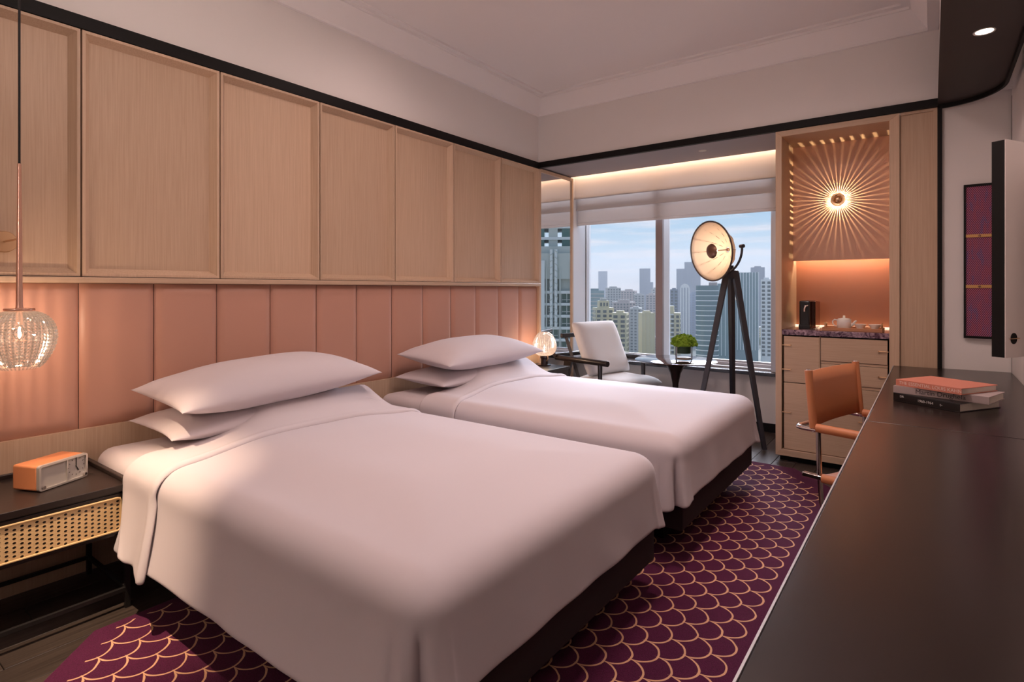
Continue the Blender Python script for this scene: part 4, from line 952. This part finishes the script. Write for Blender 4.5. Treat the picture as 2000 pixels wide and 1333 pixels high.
for c in (-7.5, -2, 3):
    for q in (-.62, .62):
        bc = MB().cyl((c+q, -.6, 66), (c+q, -.6, 87), .42, n=12).build('braided_column', CT['facw'], o, local=True)
        MB().tube([(c+q+.47*cos(z*.9*(1 if q < 0 else -1)), -.6+.47*sin(z*.9*(1 if q < 0 else -1)), 66+z*.25) for z in range(0, 84)], .12, 5).build('helix', CT['fac'], bc)
for c in range(-4, 5): MB().box(c*3.7-1.2, 4, 88, c*3.7+1.3, 16, 101).build('upper_storey', CT['facg'] if c % 2 else CT['fac'], o, local=True)
for f in range(4): MB().box(-Wb/2+1, 3.7, 90+f*3.2, Wb/2-1, 16, 90.8+f*3.2).build('upper_band', CT['facw'], o, local=True)
# low-rise blocks and trees far below
placed = [(o.location.x, o.location.y, 20) for o in bpy.data.objects if o.get('category') == 'building']
def free(x, y, r):
    if any(math.hypot(x-a, y-b) < r+c for a, b, c in placed): return False
    placed.append((x, y, r)); return True
for i in range(110):
    D = rnd.uniform(640, 1150); a = R(rnd.uniform(11.5, 29)); w = rnd.uniform(9, 20)
    x, y = 3-D*sin(a), D*cos(a); h = rnd.uniform(10, 26)
    if not free(x, y, w*.95): continue
    o = thing('low_block', 'small low-rise block among the streets far below the window', 'building', (x, y, GZ), R(rnd.uniform(-5, 40)), 'low-rise blocks far below')
    c = rnd.choice(['white', 'pale', 'pink', 'grey', 'beige'])
    MB().box(-w/2, 0, 0, w/2, w*.8, h).build('walls', CT[c], o, local=True)
    MB().box(-w/2-.3, -.3, h, w/2+.3, w*.8+.3, h+.8).build('roof', CT[rnd.choice(['roofred', 'pale', 'grey'])], o, local=True)
    mb = MB()
    for f in range(int(h/3.2)):
        for q in range(int(w/3)): mb.box(-w/2+.8+q*3, -.1, f*3.2+1, -w/2+2.3+q*3, .05, f*3.2+2.5)
    tag(mb.build('windows', CT['winglass'], o, local=True), kind='stuff')
for i in range(26):      # the city goes on beyond what the window shows from here
    D = rnd.uniform(380, 900); a = R(rnd.uniform(-24, 9)); w = rnd.uniform(12, 22)
    x, y = 3-D*sin(a), D*cos(a)
    if free(x, y, w*1.2): tower('housing_tower', 'hazy housing tower hidden behind the minibar wall', x, y, w, 14, rnd.uniform(-40, -5), rnd.uniform(-10, 40), rnd.choice(['grey', 'pink', 'pale', 'beige']), 'windows', 'towers hidden behind the minibar wall')
for i in range(70):
    D = rnd.uniform(600, 900); a = R(rnd.uniform(11.5, 29)); s = rnd.uniform(4, 8)
    x, y = 3-D*sin(a), D*cos(a)
    if not free(x, y, s*1.3): continue
    o = thing('street_tree', 'round green street tree far below the window', 'tree', (x, y, GZ), 0, 'street trees far below')
    bm = bmesh.new(); bmesh.ops.create_icosphere(bm, subdivisions=2, radius=s)
    for v in bm.verts: v.co *= 1+.25*noise.noise(v.co*.5+Vector((i, 0, 0))); v.co.z = v.co.z*.8+s*1.1
    me = bpy.data.meshes.new('crown'); bm.to_mesh(me); bm.free(); me.materials.append(CT['tree'])
    q = bpy.data.objects.new('crown', me); COL.objects.link(q); q.parent = o
    MB().cyl((0, 0, 0), (0, 0, s*.8), .4, n=6).build('trunk', CT['slate'], o, local=True)
# haze hanging over the city
hz_ = bpy.data.materials.new('city_haze'); hz_.use_nodes = True; n = hz_.node_tree.nodes; n.clear()
vs = n.new('ShaderNodeVolumeScatter'); vs.inputs['Color'].default_value = (.93, .95, 1, 1); vs.inputs['Density'].default_value = .00045; vs.inputs['Anisotropy'].default_value = .0
oo = n.new('ShaderNodeOutputMaterial'); hz_.node_tree.links.new(vs.outputs[0], oo.inputs['Volume'])
tag(MB().box(-2500, 180, GZ, 1100, 3100, 170).build('haze', hz_), 'pale haze hanging over the distant city skyline', 'haze', kind='stuff')
S.cycles.max_bounces = 6; S.cycles.adaptive_threshold = .03; S.cycles.diffuse_bounces = 4; S.cycles.glossy_bounces = 4; S.cycles.transparent_max_bounces = 10; S.cycles.volume_bounces = 0; S.cycles.sample_clamp_indirect = 6
